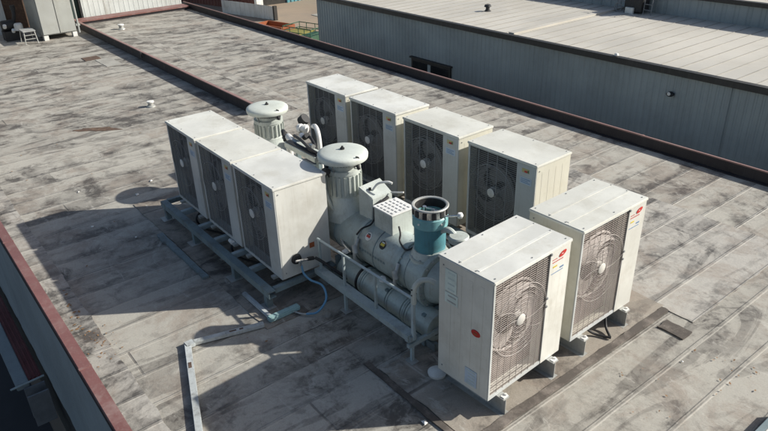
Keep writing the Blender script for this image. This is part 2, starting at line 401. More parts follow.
def blob(name, label, cx, cy, rx, ry, mat, cat, rot=0, seed=1):
    r = random.Random(seed); n = 40; ph = [r.uniform(0, 6.28) for _ in range(5)]; top = []; bot = []
    for i in range(n):
        a = 2*PI*i/n; k = 1+.18*math.sin(2*a+ph[0])+.13*math.sin(3*a+ph[1])+.10*math.sin(5*a+ph[2])+.07*math.sin(9*a+ph[3])+.04*math.sin(14*a+ph[4])
        p, q = rx*k*math.cos(a), ry*k*math.sin(a)
        top.append((cx+p*math.cos(rot)-q*math.sin(rot), cy+p*math.sin(rot)+q*math.cos(rot), .005)); bot.append((top[-1][0], top[-1][1], .0005))
    return tag(MB().add(top+bot, [tuple(range(n))]+[(i,(i+1)%n,n+(i+1)%n,n+i) for i in range(n)]).build(name, mat, smooth=False), label, cat)
blob('tar_stain', 'dark brown oval stain on the sunlit roof left of the left condenser row', -10.6, -.75, .36, .12, 'rust', 'stain', .9, 3)

# leaf litter and grit: nobody could count it
lit = MB()
def litter(cx, cy, sx, sy, n, s0, s1):
    for _ in range(n):
        x = R.gauss(cx, sx); y = R.gauss(cy, sy); s = R.uniform(s0, s1); a = R.uniform(0, 6.28); h = R.uniform(.004, s*.5)
        c, d = math.cos(a)*s, math.sin(a)*s
        lit.add([(x-c,y-d,.011),(x+d*.6,y-c*.6,.011+h*.4),(x+c,y+d,.011+h),(x-d*.6,y+c*.6,.012+h*.3)], [(0,1,2,3)])
litter(-3.9, -2.85, .16, .08, 38, .006, .018); litter(-4.6, -2.9, .3, .05, 18, .01, .03); litter(.3, .9, .5, .6, 26, .006, .016)
litter(.5, 1.6, .16, .12, 14, .008, .02); litter(-9, -1.5, 2.5, .9, 20, .01, .025)
tag(lit.build('leaf_litter', 'leaf', smooth=False), 'scattered dry leaves and rusty grit lying on the roof membrane', 'debris', kind='stuff')
chips = MB()
for (x, y, s) in [(.05,1.35,.013),(-7.55,-.9,.03),(-7.2,-1.25,.035),(-7.9,-1.9,.02),(-5.9,-1.75,.02),(-.95,-1.05,.03),(-6.6,-2.1,.025)]:
    chips.add([(x-s,y-s*.5,.012),(x+s,y-s*.7,.012),(x+s*.8,y+s*.6,.012),(x-s*.6,y+s*.8,.012),(x,y,.012+s*.5)], [(0,1,4),(1,2,4),(2,3,4),(3,0,4)])
tag(chips.build('paint_flakes', 'white', smooth=False), 'small white flakes of paint and plaster lying on the roof', 'debris', kind='stuff')

# ------------------------------------------------------------------ condenser units
def fan_blades(mb, c, r0, r1, nb, y, pitch, sweep, wid):
    for b in range(nb):
        a0 = 2*PI*b/nb+.35; g = []
        NR, NA = 7, 6
        for i in range(NR):
            t = i/(NR-1); r = r0+(r1-r0)*t
            for j in range(NA):
                s = j/(NA-1)
                a = a0 + sweep*t*t + (s-.5)*wid*(.55+.75*t)
                yy = y + pitch*(s-.5)*(1-.25*t)
                g.append((c[0]+r*math.cos(a), yy, c[1]+r*math.sin(a)))
        fs = [(i*NA+j, i*NA+j+1, (i+1)*NA+j+1, (i+1)*NA+j) for i in range(NR-1) for j in range(NA-1)]
        mb.add(g, fs)
        mb.add([(p[0], p[1]+.005, p[2]) for p in g], fs)
def make_unit(name, label, W, D, H, style, group=None):
    """style 'sun' = the two front units; 'dark' = the two rows. Fan side faces local -Y."""
    t = thing(name, label, 'condenser', group=group)
    sun = style == 'sun'
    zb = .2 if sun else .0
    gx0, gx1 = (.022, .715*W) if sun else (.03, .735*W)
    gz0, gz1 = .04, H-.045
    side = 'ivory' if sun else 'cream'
    pale = label.startswith('farthest of')
    if pale: side = 'ivory'
    th = .018
    c = MB()
    c.box(0, .012, zb, th, D, zb+H-.03); c.box(W-th, .012, zb, W, D, zb+H-.03)
    c.box(th, D-th, zb, W-th, D, zb+H-.03); c.box(th, .012, zb, W-th, D-th, zb+th)
    c.box(gx1+.004, .03, zb+th, gx1+.016, D-th, zb+H-.031)
    # shallow stiffening ribs pressed into the side walls
    for yy in (() if pale else (.2, .4, .6, .8)):
        c.box(-.0012, D*yy-.02, zb+.06, .0, D*yy+.02, zb+H-.1); c.box(W, D*yy-.02, zb+.06, W+.0012, D*yy+.02, zb+H-.1)
    c.build('cabinet', side, t, .003)
    # front frame around the opening
    f = MB()
    f.box(0, 0, zb, gx0, .012, zb+H-.03); f.box(gx0, 0, zb, gx1, .012, zb+gz0); f.box(gx0, 0, zb+gz1, gx1, .012, zb+H-.03)
    f.build('front_frame', 'panelg', t, .002)
    MB().box(gx1, -.004, zb+.002, W, .012, zb+H-.032).build('front_panel', 'ivory' if sun else 'panelg', t, .003)
    # lid
    l = MB(); l.box(-.01, -.012, zb+H-.03, W+.01, D+.01, zb+H)
    l.build('top_panel', 'lid', t, .006)
    r = MB()
    for yy in ((.33, .66) if sun else ()): r.box(.03, D*yy-.016, zb+H-.001, W-.03, D*yy+.016, zb+H+(.004 if sun else .0015))
    if sun: r.build('top_rib', 'lid', t, .002)
    pts = [(x, y) for x in (.04, .5*W, W-.04) for y in (.03, D-.03)] + [(.02, D*.35), (.02, D*.65), (W-.02, D*.35), (W-.02, D*.65), (W*.25, .03), (W*.75, .03)]
    sc = MB().cyl((0,0,0), (0,0,.005), .0065, 8); T = Matrix.Translation
    ms = [T((x, y, zb+H)) for x, y in pts[:10 if sun else 6]]
    ms += [T((x, D-.05 if sun else .05, zb+z)) @ Matrix.Rotation(PI/2*(1 if x > 0 else -1), 4, 'Y') for x in (-.001, W+.001) for z in (.07, H-.08)]
    repeat('screw', sc, 'greyink', t, ms)
    # inside
    cx, cz = (gx0+gx1)/2, zb+.555*H
    if sun: cz = zb+.56*H
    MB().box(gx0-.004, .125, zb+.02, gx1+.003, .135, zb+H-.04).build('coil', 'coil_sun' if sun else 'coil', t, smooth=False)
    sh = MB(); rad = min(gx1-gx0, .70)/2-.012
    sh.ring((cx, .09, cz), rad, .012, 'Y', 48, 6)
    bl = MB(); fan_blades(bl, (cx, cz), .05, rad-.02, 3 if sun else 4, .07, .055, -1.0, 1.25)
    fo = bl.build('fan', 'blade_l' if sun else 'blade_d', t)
    MB().lathe([(0,-.02),(.05,-.018),(.062,-.004),(.064,.03),(0,.03)], (cx, .045, cz), 'Y', 24).build('hub', 'hub' if sun else 'hub_g', fo)
    sh.build('fan_shroud', 'blade_l' if sun else 'blade_d', t)
    # guard
    g = MB()
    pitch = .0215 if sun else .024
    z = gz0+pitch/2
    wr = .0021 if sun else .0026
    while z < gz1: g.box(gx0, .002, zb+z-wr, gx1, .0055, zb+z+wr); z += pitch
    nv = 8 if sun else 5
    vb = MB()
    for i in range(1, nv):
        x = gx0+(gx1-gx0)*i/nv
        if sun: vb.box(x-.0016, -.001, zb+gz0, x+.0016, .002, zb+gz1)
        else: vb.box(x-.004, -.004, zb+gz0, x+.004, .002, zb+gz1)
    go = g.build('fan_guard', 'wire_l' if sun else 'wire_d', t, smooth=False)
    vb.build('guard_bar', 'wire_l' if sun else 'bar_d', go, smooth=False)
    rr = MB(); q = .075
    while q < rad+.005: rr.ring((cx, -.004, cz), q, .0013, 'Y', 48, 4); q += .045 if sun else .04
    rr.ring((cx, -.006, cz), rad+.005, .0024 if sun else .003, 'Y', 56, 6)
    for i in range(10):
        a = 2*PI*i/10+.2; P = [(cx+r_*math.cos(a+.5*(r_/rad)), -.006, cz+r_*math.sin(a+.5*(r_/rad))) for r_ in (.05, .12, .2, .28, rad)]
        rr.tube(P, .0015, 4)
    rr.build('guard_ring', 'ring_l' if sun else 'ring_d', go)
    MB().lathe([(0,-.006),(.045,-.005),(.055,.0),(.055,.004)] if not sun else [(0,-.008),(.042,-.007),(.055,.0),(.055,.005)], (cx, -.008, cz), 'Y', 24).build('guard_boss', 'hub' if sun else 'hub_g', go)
    if sun:
        e = MB(); e.lathe([(0,.0),(.034,.0),(.038,-.003),(0,-.004)][::-1], (0,0,0), 'Y', 24)
        e.xf(Matrix.Translation((W*.885, -.005, zb+H-.095)) @ Matrix.Rotation(math.radians(-18), 4, 'Y') @ Matrix.Diagonal((1.35,1,.62,1)))
        em = e.build('emblem', 'red', t)
        MB().box(W*.885-.020, -.0105, zb+H-.096, W*.885+.002, -.0095, zb+H-.091).build('emblem_mark', 'white', em)
        tx = MB()
        for i in range(7): tx.box(W*.75+i*.022, -.0055, zb+H-.150+.0*i, W*.75+i*.022+.014, -.004, zb+H-.140)
        for i in range(4): tx.box(W*.745+i*.018, -.0055, zb+H-.122, W*.745+i*.018+.012, -.004, zb+H-.115)
        tx.build('red_lettering', 'red', t, smooth=False)
        tx = MB(); tx.box(W*.76, -.0055, zb+H-.20, W*.82, -.004, zb+H-.185); tx.build('yellow_lettering', 'yellow', t, smooth=False)
        tx = MB()
        for i in range(10): tx.box(W*.745+i*.017, -.0055, zb+H-.262, W*.745+i*.017+.013, -.004, zb+H-.254)
        for i in range(5): tx.box(W*.86+i*.012, -.0055, zb+H-.238, W*.86+i*.012+.009, -.004, zb+H-.222)
        tx.build('blue_lettering', 'blueink', t, smooth=False)
        # catch on the guard edge, handle recess on the panel edge
        k = MB(); k.box(-.009, -.014, -.009, .009, .0, .009)
        repeat('guard_clip', k, 'greyink', t, [Matrix.Translation((gx1, -.002, zb+q_)) for q_ in (gz1, .60*H, .53*H)])
        MB().box(gx1-.007, -.006, zb+.04, gx1+.001, .0, zb+gz1).build('panel_edge', 'greyink', t, smooth=False)
    else:
        st = MB(); st.box(W*.81, -.0065, zb+H-.125, W*.91, -.0045, zb+H-.078); so = st.build('sticker', 'label_y', t, smooth=False)
        MB().box(W*.845, -.0078, zb+H-.122, W*.885, -.0068, zb+H-.098).build('sticker_mark', 'red', so, smooth=False)
        MB().box(W*.888, -.0078, zb+H-.118, W*.904, -.0068, zb+H-.09).build('sticker_mark', 'green', so, smooth=False)
        st = MB(); st.box(W*.79, -.0062, zb+H-.26, W*.95, -.0045, zb+H-.18); so = st.build('name_label', 'paperb', t, smooth=False)
        l = MB()
        for i in range(3): l.box(W*.805, -.0074, zb+H-.205-.02*i, W*(.93-.03*(i%2)), -.0064, zb+H-.197-.02*i)
        l.build('label_lines', 'blueink', so, smooth=False)
    if sun:
        for xx, sfx in ((.11, 1), (W-.19, 1)):
            b = MB()
            b.box(xx, -.085, zb-.012, xx+.08, D+.05, zb); b.box(xx+.033, -.08, .012, xx+.045, D+.045, zb-.012); b.box(xx-.01, -.09, 0.001, xx+.09, D+.055, .013)
            fo = b.build('foot', 'galv', t, .002)
            n = MB()
            for yy in (-.055, D+.025): n.cyl((xx+.06, yy, zb), (xx+.06, yy, zb+.02), .013, 6); n.box(xx+.015, yy-.02, zb, xx+.075, yy+.02, zb+.008)
            n.build('mounting_bolt', 'white', fo)
    else:
        for xx in (.12, W-.18):
            MB().box(xx, -.05, -.03, xx+.06, D+.04, .0).build('foot', 'galv', t, .002)
    return t

# fitted positions (metres)
HF, DF = 1.21, .593
def side_sticker(t, y0, y1, z0, z1, mat, lines, lmat, name='side_label'):
    o = MB().box(-.0055, y0, z0, -.0035, y1, z1).build(name, mat, t, smooth=False)
    if lines:
        l = MB(); n = lines
        y0 += .01; y1 -= .01
        for i in range(n):
            zz = z1-(z1-z0)*(i+.7)/n
            l.box(-.0066, y0+.012, zz, -.0056, y1-.012-R.uniform(0, .3)*(y1-y0)*.5, zz+(z1-z0)*.28/n)
        l.build('label_lines', lmat, o, smooth=False)
def front_unit(label, x, y, rz, which):
    # local origin is the corner whose local -Y side faces +X
    t = make_unit('condenser_unit', label, 1.0, DF, HF, 'sun', 'condensers with white sunlit fan sides at the front')
    t.rotation_euler = (0, 0, PI/2+rz)
    # local x -> +Y, local y -> -X ; origin at (x+DF, y)
    t.location = (x+DF*math.cos(rz), y+DF*math.sin(rz), 0)
    return t
f1 = front_unit('white condenser nearest the camera, with paper labels and a red oval on its side', -1.231, -.632, .043, 1)
z = .2
# stickers on the side that faces local -X (world -Y); local y runs from the fan side backwards
side_sticker(f1, .39, .52, z+.90, z+1.11, 'paper', 4, 'label_lines'); side_sticker(f1, .37, .52, z+.78, z+.885, 'paper', 2, 'conduit')
side_sticker(f1, .13, .265, z+.055, z+.225, 'paperb', 5, 'label_lines')
e = MB(); e.lathe([(0,-.006),(.036,-.005),(.040,-.001)], (0,0,0), 'X', 24); e.xf(Matrix.Translation((-.001, .165, z+.63)) @ Matrix.Diagonal((1,1.25,.85,1)))
eo = e.build('side_emblem', 'red', f1); MB().box(-.0085, .145, z+.622, -.0068, .185, z+.636).build('emblem_mark', 'orange', eo)
f2 = front_unit('white condenser standing behind the nearest one, with a cream side and bare fan guard', -1.279, .563, .014, 2)
for c in f2.children:
    if c.name.startswith('cabinet'): c.data = c.data.copy(); c.data.materials.clear(); c.data.materials.append(M['cream'])

proto = None
rows = []
WB, DB, HB = 1.007, .585, 1.205
backs = ['dark-fronted condenser farthest left in the back row of four', 'second dark-fronted condenser from the left in the back row of four',
         'third dark-fronted condenser from the left in the back row of four', 'dark-fronted condenser at the right end of the back row, its cream side in sun']
bx = [-6.313, -5.207, -4.045, -2.879]
for i in range(4):
    if i == 0: b = proto = make_unit('condenser_unit', backs[0], WB, DB, HB, 'dark', 'back row of four condensers')
    else: b = copy_tree(proto); b['label'] = backs[i]
    a = .009; b.location = (-2.879+(bx[i]+2.879)*math.cos(a), 1.362+(bx[i]+2.879)*math.sin(a), .212); b.rotation_euler = (0,0,a+R.uniform(-.006,.006))
WL, DL, HL = .894, .639, 1.101
lefts = ['farthest of the three condensers in the left row, on the blue-grey steel frame', 'middle one of the three condensers in the left row, on the blue-grey steel frame',
         'nearest of the three left-row condensers, with a blue hose plugged into its sunlit side']
lx = [-6.091, -5.131, -4.188]
protoL = None; Ls = []
for i in range(3):
    if i == 0:
        b = protoL = make_unit('condenser_unit', lefts[0], WL, DL, HL, 'dark', 'left row of three condensers')
    else: b = copy_tree(protoL); b['label'] = lefts[i]
    b.location = (lx[i], -1.014-(lx[i]+4.188)*.006, .299); b.rotation_euler = (0,0,-.006+R.uniform(-.005,.005)); Ls.append(b)
# things on L3's sunlit side
L3 = Ls[2]
MB().box(WL+.001, .37, .27, WL+.006, .43, .33).build('warning_label', 'orange', L3, smooth=False)
pf = MB().lathe([(0,.035),(.03,.035),(.05,.03),(.06,.012),(.062,0),(0,0)], (WL, .19, .20), 'X', 20).build('service_port', 'black', L3)
vv = MB(); vv.cyl((WL+.03,.19,.20),(WL+.10,.19,.205),.018,12); vv.cyl((WL+.075,.14,.22),(WL+.075,.30,.19),.014,10); vv.cyl((WL+.075,.19,.20),(WL+.075,.19,.15),.016,10)
vv.build('service_valve', 'chrome', L3)
vh = MB().cyl((WL+.075,.29,.195),(WL+.085,.36,.185),.022,10); vh.build('service_valve_cap', 'black', L3)
# cream filler strips between the tops of the left row
for x in (-5.165, -4.215):
    tag(MB().box(x, -.98, 1.2, x+.02, -.40, 1.385).build('filler_strip', 'cream'), 'cream closing strip between %s condensers of the left row' % ('the two farther' if x < -5 else 'the two nearer'), 'strip', 'closing strips of the left row')

# lagged pipe runs along the foot of the back row and the left row
for n_, (y_, z_, lb) in enumerate(((1.24,.07,'pale lagged pipe running low in front of the back row, nearest it'), (1.15,.06,'pale lagged pipe running low in front of the back row, nearer the chiller'), (-.20,.07,'pale lagged pipe running low behind the left condenser row'))):
    xs = [-6.3+i*.45 for i in range(10)]
    tag(MB().tube(smooth_path([(x_, y_+R.uniform(-.015,.015), z_+R.uniform(-.004,.01)) for x_ in xs], 3), .032, 10).build('lagged_pipe', 'galv'), lb, 'pipe')
# base rails under the back row
fr = thing('steel_skid', 'blue-grey steel base frame under the back row of four condensers', 'frame', (0,0,0))
for y in (1.33, 1.93): MB().box(-6.45, y, .10, -1.75, y+.07, .18).build('beam', 'frame', fr, .003)
for x in (-6.3, -5.25, -4.1, -2.95, -1.9):
    MB().box(x, 1.33, .013, x+.07, 1.42, .10).build('leg', 'frame', fr, .002); MB().box(x, 1.91, .013, x+.07, 2.0, .10).build('leg', 'frame', fr, .002)

# frame under the left row
for i, (x_, lb) in enumerate(((-5.5,'black cable looping down under the middle left-row condenser'), (-4.5,'black cable looping down under the nearest left-row condenser'))):
    tag(MB().tube(smooth_path([(x_,-.95,.30),(x_+.05,-1.06,.22),(x_+.1,-1.0,.08),(x_+.3,-.85,.03),(x_+.6,-.7,.025)],6), .014, 8).build('black_cable', 'black'), lb, 'cable')
fl = thing('steel_skid', 'long blue-grey steel frame carrying the left row of three condensers', 'frame', (0,0,0))
def cbeam(x0, y0, x1, y1, z0, z1):
    m = MB(); m.box(x0, y0, z1-.012, x1, y1, z1); m.box(x0, y0, z0, x1, y0+.012, z1-.012); m.box(x0, y0+.012, z0, x1, y1, z0+.012); return m
cbeam(-6.22, -1.24, -3.24, -1.15, .17, .255).build('beam', 'frame', fl, .002)
cbeam(-6.22, -.44, -3.24, -.35, .17, .255).build('beam', 'frame', fl, .002)
for i, x in enumerate((-6.22, -5.75, -5.2, -4.75, -4.28, -3.85, -3.32)):
    MB().box(x, -1.148, .20, x+.06, -.441, .262).build('cross_member', 'frame' if i in (0, 6) else 'rail', fl, .002)
for x in (-6.15, -5.25, -4.15, -3.38):
    for y in (-1.235, -.43):
        MB().box(x, y, .02, x+.07, y+.07, .17).build('leg', 'frame', fl, .002)
        MB().box(x-.05, y-.06, .011, x+.11, y+.09, .022).build('foot_plate', 'galv', fl, .002)
tag(MB().cyl((-4.55,-1.02,.263),(-4.42,-1.05,.30),.028,12).build('pipe_stub', 'white', None), 'short white pipe stub lying on the frame between the left-row condensers', 'pipe')

# ------------------------------------------------------------------ chillers
SY, SZ, SR = .05, .54, .26
def revolve_x(prof, y, z, n=40):      # prof = [(x, r)]
    return MB().lathe([(r, x) for x, r in prof], (0, y, z), 'X', n)
def bolt_ring(x, y, z, r, n=16, ln=.03, br=.012, mat='chrome', parent=None):
    repeat('flange_bolt', MB().cyl((-ln/2, 0, 0), (ln/2, 0, 0), br, 6), mat, parent,
           [Matrix.Translation((x, y+r*math.cos(2*PI*(i+.5)/n), z+r*math.sin(2*PI*(i+.5)/n))) for i in range(n)])
def exhaust(t, cx, cy, zt, R_=.285, zb=.72):
    """vertical finned compressor housing with a domed cover; zt = underside of the cover's rim"""
    r = R_*.66
    MB().lathe([(r*1.35, zb-.10),(r*1.3, zb),(r*1.08, zb+.13),(r*1.05, zb+.17),(r, zb+.18),(r, zt-.16),(r*1.06, zt-.155),(r*1.06, zt-.11),(r*.9, zt-.10),(r*.8, zt-.02),(0, zt-.02)], (cx, cy, 0), 'Z', 40).build('compressor_housing', 'shell2', t)
    f = MB(); n = 22
    for i in range(n):
        a = 2*PI*i/n; c, s = math.cos(a), math.sin(a)
        q = Matrix.Translation((cx, cy, 0)) @ Matrix.Rotation(a, 4, 'Z')
        f.add([tuple(q @ Vector(p)) for p in MB().box(r-.005, -.009, zb+.2, r+.020, .009, zt-.17).v], MB().box(0,0,0,1,1,1).f)
    f.build('cooling_fins', 'shell2', t)
    MB().lathe([(r*.86, zt-.10),(r*.84, zt-.005),(0, zt-.005)], (cx, cy, 0), 'Z', 32).build('neck', 'black', t)
    st = MB()
    for a in (.4, 1.97, 3.54, 5.1):
        st.cyl((cx+.8*R_*math.cos(a), cy+.8*R_*math.sin(a), zt+.01), (cx+r*1.0*math.cos(a), cy+r*1.0*math.sin(a), zt-.13), .009, 8)
    st.build('cover_stay', 'chrome', t)
    d = MB().lathe([(R_*.9, zt+.004),(R_*.985, zt-.006),(R_, zt+.004),(R_*1.01, zt+.04),(R_*.99, zt+.053),(R_*.94, zt+.066),(R_*.82, zt+.077),(R_*.55, zt+.087),(R_*.2, zt+.091),(0, zt+.091)], (cx, cy, 0), 'Z', 48).build('domed_cover', 'dome', t, angle=60)
    MB().lathe([(R_*.9, zt+.004),(0, zt+.006)], (cx, cy, 0), 'Z', 32).build('cover_underside', 'frame', t)
    k = MB(); k.cyl((cx, cy, zt+.088), (cx, cy, zt+.108), .026, 8); k.cyl((cx, cy, zt+.108), (cx, cy, zt+.128), .012, 8); k.build('cover_nut', 'black', t)
    u = MB(); u.tube(arc((cx+R_*.95, cy-.02, zt+.03), .055, -110, 80, 10, 'YZ'), .008, 8); u.cyl((cx+R_*.93, cy+.0, zt-.04), (cx+R_*.99, cy+.02, zt-.03), .035, 12)
    u.build('side_motor', 'black', t)

ch = thing('water_chiller', 'grey-green chiller with a teal open-topped valve, a domed cover and two control boxes', 'chiller', (.12,-.10,.08))
sh = revolve_x([(-3.74,0),(-3.74,.15),(-3.71,.205),(-3.66,.235),(-3.60,SR),(-2.33,SR),(-2.33,.0)], SY, SZ); sh.build('shell', 'shell', ch)
revolve_x([(-2.33,0),(-2.33,SR-.004),(-2.12,SR+.006),(-1.99,SR+.012),(-1.99,0)], SY, SZ).build('shell_end', 'shell', ch)
for x, w_, rr in ((-3.02,.022,SR+.012), (-2.345,.03,SR+.016)):
    revolve_x([(x-w_,0),(x-w_,rr-.004),(x-w_+.004,rr),(x+w_-.004,rr),(x+w_,rr-.004),(x+w_,0)], SY, SZ).build('flange', 'shell', ch)
revolve_x([(-1.985,0),(-1.985,SR+.05),(-1.93,SR+.052),(-1.925,SR+.045),(-1.925,0)], SY, SZ).build('end_flange', 'shell', ch)
revolve_x([(-1.92,SR-.01),(-1.88,SR-.02),(-1.80,SR-.07),(-1.75,SR-.15),(-1.735,0)], SY, SZ).build('end_cap', 'shell', ch)
bolt_ring(-1.955, SY, SZ, SR+.028, 20, .085, .012, 'galv', ch)
revolve_x([(-3.70,.18),(-3.75,.225),(-3.80,.225),(-3.81,.0)], SY, SZ).build('end_flange', 'shell', ch)
bolt_ring(-3.77, SY, SZ, .20, 12, .09, .012, 'galv', ch)
bolt_ring(-2.345, SY, SZ, SR+.004, 14, .082, .010, 'shell2', ch)
exhaust(ch, -3.50, .02, 1.385, .278, .78)
# bent pipe beside the housing
MB().tube(smooth_path([(-3.54,-.08,1.24),(-3.57,-.17,1.17),(-3.54,-.20,1.02),(-3.47,-.20,.88),(-3.40,-.15,.76)], 6), .022, 10).build('bypass_pipe', 'shell2', ch)
kk = MB(); kk.tube(smooth_path([(-3.66,-.03,1.34),(-3.58,-.14,1.28),(-3.53,-.16,1.20),(-3.56,-.08,1.16)],6), .02, 8); kk.cyl((-3.58,-.18,1.25),(-3.48,-.20,1.28),.035,12); kk.build('solenoid_valve', 'black', ch)
kk = MB(); kk.cyl((-3.60,-.215,1.24),(-3.54,-.23,1.25),.026,12); kk.cyl((-3.66,-.14,1.33),(-3.62,-.2,1.34),.018,10); kk.build('solenoid_fitting', 'chrome', ch)
# control boxes
b = MB(); b.add([(-3.21,.0,.70),(-2.985,.0,.70),(-2.985,.30,.70),(-3.21,.30,.70),(-3.21,.0,1.13),(-3.00,.03,1.05),(-3.00,.30,1.05),(-3.21,.30,1.15)], [(0,3,2,1),(4,5,6,7),(0,1,5,4),(1,2,6,5),(2,3,7,6),(3,0,4,7)])
b.build('control_box', 'shell2', ch, .006)
k = MB(); k.tube(smooth_path([(-3.10,.12,1.10),(-3.06,.16,1.17),(-2.98,.22,1.20),(-2.93,.25,1.19)],5), .013, 8); k.build('box_handle', 'white', ch)
k = MB(); k.cyl((-3.12,.09,1.08),(-3.12,.09,1.12),.016,8); k.build('box_knob', 'black', ch)
bx2 = MB().box(-2.90,-.03,.70,-2.60,.27,1.01).build('terminal_box', 'shell2', ch, .005)
MB().box(-2.91,-.04,1.011,-2.59,.28,1.026).build('terminal_lid', 'white', bx2, .003)
v = MB()
for i in range(5):
    for j in range(5): v.box(-2.88+i*.056, -.01+j*.056, 1.026, -2.88+i*.056+.036, -.01+j*.056+.014, 1.029)
v.build('lid_slot', 'greyink', bx2, smooth=False)
k = MB(); k.tube([(-2.94,.05,.9),(-2.94,.05,1.0),(-2.945,.2,1.04)], .018, 8); k.box(-2.975,.02,.74,-2.915,.24,.97); k.build('cable_gland', 'black', ch)
k = MB(); k.cyl((-2.98,.27,1.06),(-2.84,.33,1.09),.009,8); k.build('gland_rod', 'white', ch)
# round plates on the shell
for i, (x, m2) in enumerate(((-2.86,'red'),(-2.62,'yellow'))):
    ang = math.radians(138)
    q = Matrix.Translation((x, SY, SZ)) @ Matrix.Rotation(ang-PI/2, 4, 'X')
    p = MB().lathe([(0,SR+.004),(.046,SR+.004),(.050,SR-.01)], (0,0,0), 'Z', 24).xf(q).build('round_plate', 'white' if i == 0 else 'black', ch)
    MB().box(-.028,-.014,SR+.005,.028,.014,SR+.008).xf(q).build('plate_mark', m2, p, smooth=False)
    MB().box(-.02,.018,SR+.005,.02,.03,SR+.008).xf(q).build('plate_mark', 'black' if i == 0 else 'white', p, smooth=False)
# stencilled row under the plates
q = Matrix.Translation((0, SY, SZ)) @ Matrix.Rotation(math.radians(175)-PI/2, 4, 'X'); l = MB()
for i in range(10): l.box(-2.95+i*.045, -.012, SR+.001, -2.95+i*.045+.028, .012, SR+.003)
l.xf(q).build('stencil_marks', 'frame', ch, smooth=False)
# teal valve
tx, ty = -2.12, .06
MB().lathe([(.21,.66),(.205,.74),(.175,.80),(.165,.83),(0,.83)], (tx,ty,0), 'Z', 40).build('valve_base', 'shell2', ch)
MB().lathe([(.152,.83),(.155,.845),(.157,1.10),(0,1.10)], (tx,ty,0), 'Z', 48).build('valve_body', 'teal', ch)
MB().lathe([(.158,1.09),(.174,1.10),(.176,1.20),(.165,1.212),(.140,1.212),(.135,1.11),(.158,1.09)], (tx,ty,0), 'Z', 48).build('valve_band', 'teal_l', ch)
k = MB()
for i in range(3): a = 3.6+i*1.3; k.cyl((tx+.17*math.cos(a),ty+.17*math.sin(a),1.16),(tx+.187*math.cos(a),ty+.187*math.sin(a),1.16),.010,8)
k.build('valve_screw', 'white', ch)
MB().lathe([(.166,1.212),(.168,1.22),(.168,1.298),(.150,1.298),(.150,1.1)], (tx,ty,0), 'Z', 48).build('valve_collar', 'chrome', ch)
for i in range(12):
    k = MB(); a = 2*PI*i/12; k.box(-.02,-.008,1.222,.02,.008,1.285); 
    for j in range(8):
        p = Vector(k.v[-8+j]); p = Matrix.Translation((tx,ty,0)) @ Matrix.Rotation(a,4,'Z') @ Matrix.Translation((0,-.168,0)) @ p; k.v[-8+j] = tuple(p)
    k.build('collar_slot', 'black', ch)
MB().lathe([(.150,1.298),(.152,1.308),(.158,1.312),(.176,1.312),(.182,1.306),(.182,1.300),(.168,1.298)], (tx,ty,0), 'Z', 48).build('valve_rim', 'galv', ch)
MB().lathe([(.149,1.30),(.145,1.10),(0,1.10)], (tx,ty,0), 'Z', 40).build('valve_bore', 'black', ch)
k = MB(); k.cyl((tx-.07,ty-.02,1.10),(tx-.06,ty-.02,1.27),.02,10); k.cyl((tx+.03,ty+.03,1.13),(tx+.03,ty+.03,1.24),.035,12); k.tube([(tx-.06,ty-.02,1.26),(tx+.03,ty+.03,1.25)],.009,6); k.build('valve_stem', 'chrome', ch)
k = MB(); k.cyl((tx+.15,ty+.04,1.22),(tx+.26,ty+.13,1.24),.010,8); k.build('lever', 'chrome', ch)
MB().lathe([(0,-.032),(.022,-.024),(.032,0),(.022,.024),(0,.032)], (tx+.27,ty+.138,1.242), 'Z', 16).build('lever_knob', 'white', ch)
k = MB(); k.tube(smooth_path([(tx+.13,ty+.02,1.06),(tx+.22,ty+.04,1.10),(tx+.30,ty+.05,1.06),(tx+.34,ty+.05,.95)],5), .03, 10); k.build('branch_pipe', 'shell2', ch)
MB().lathe([(.085,.70),(.085,1.02),(.096,1.03),(.098,1.08),(.088,1.092),(0,1.096)], (tx+.35,ty+.05,0), 'Z', 32).build('filter_canister', 'shell2', ch)
MB().lathe([(.087,1.0),(.087,1.028)], (tx+.35,ty+.05,0), 'Z', 32).build('canister_band', 'black', ch)
k = MB(); k.tube(smooth_path([(tx+.40,ty+.12,1.0),(tx+.46,ty+.22,1.02),(tx+.48,ty+.30,.9)],5), .022, 8); k.build('rubber_elbow', 'black', ch)
# lower vessel
LY, LZ, LR = -.17, .175, .150
prof = [(-3.30,0),(-3.30,.10),(-3.27,.135),(-3.22,LR)]
for x in (-2.86,-2.80,-2.38,-2.13,-2.07):
    prof += [(x-.03,LR),(x-.026,LR-.014),(x-.010,LR-.014),(x-.006,LR+.008),(x+.012,LR+.008),(x+.016,LR)]
prof += [(-1.74,LR),(-1.735,LR-.01),(-1.735,.09),(-1.76,.085),(-1.76,0)]
revolve_x(prof, LY, LZ, 36).build('lower_vessel', 'shell', ch)
revolve_x([(-2.9,LR+.001),(-2.9,LR+.016),(-2.875,LR+.016),(-2.875,LR+.001)], LY, LZ, 32).build('vessel_band', 'black', ch)
k = MB(); k.box(-2.62,LY-.04,LZ+LR-.012,-2.57,LY+.0,LZ+LR+.014); k.build('vessel_lug', 'shell2', ch)
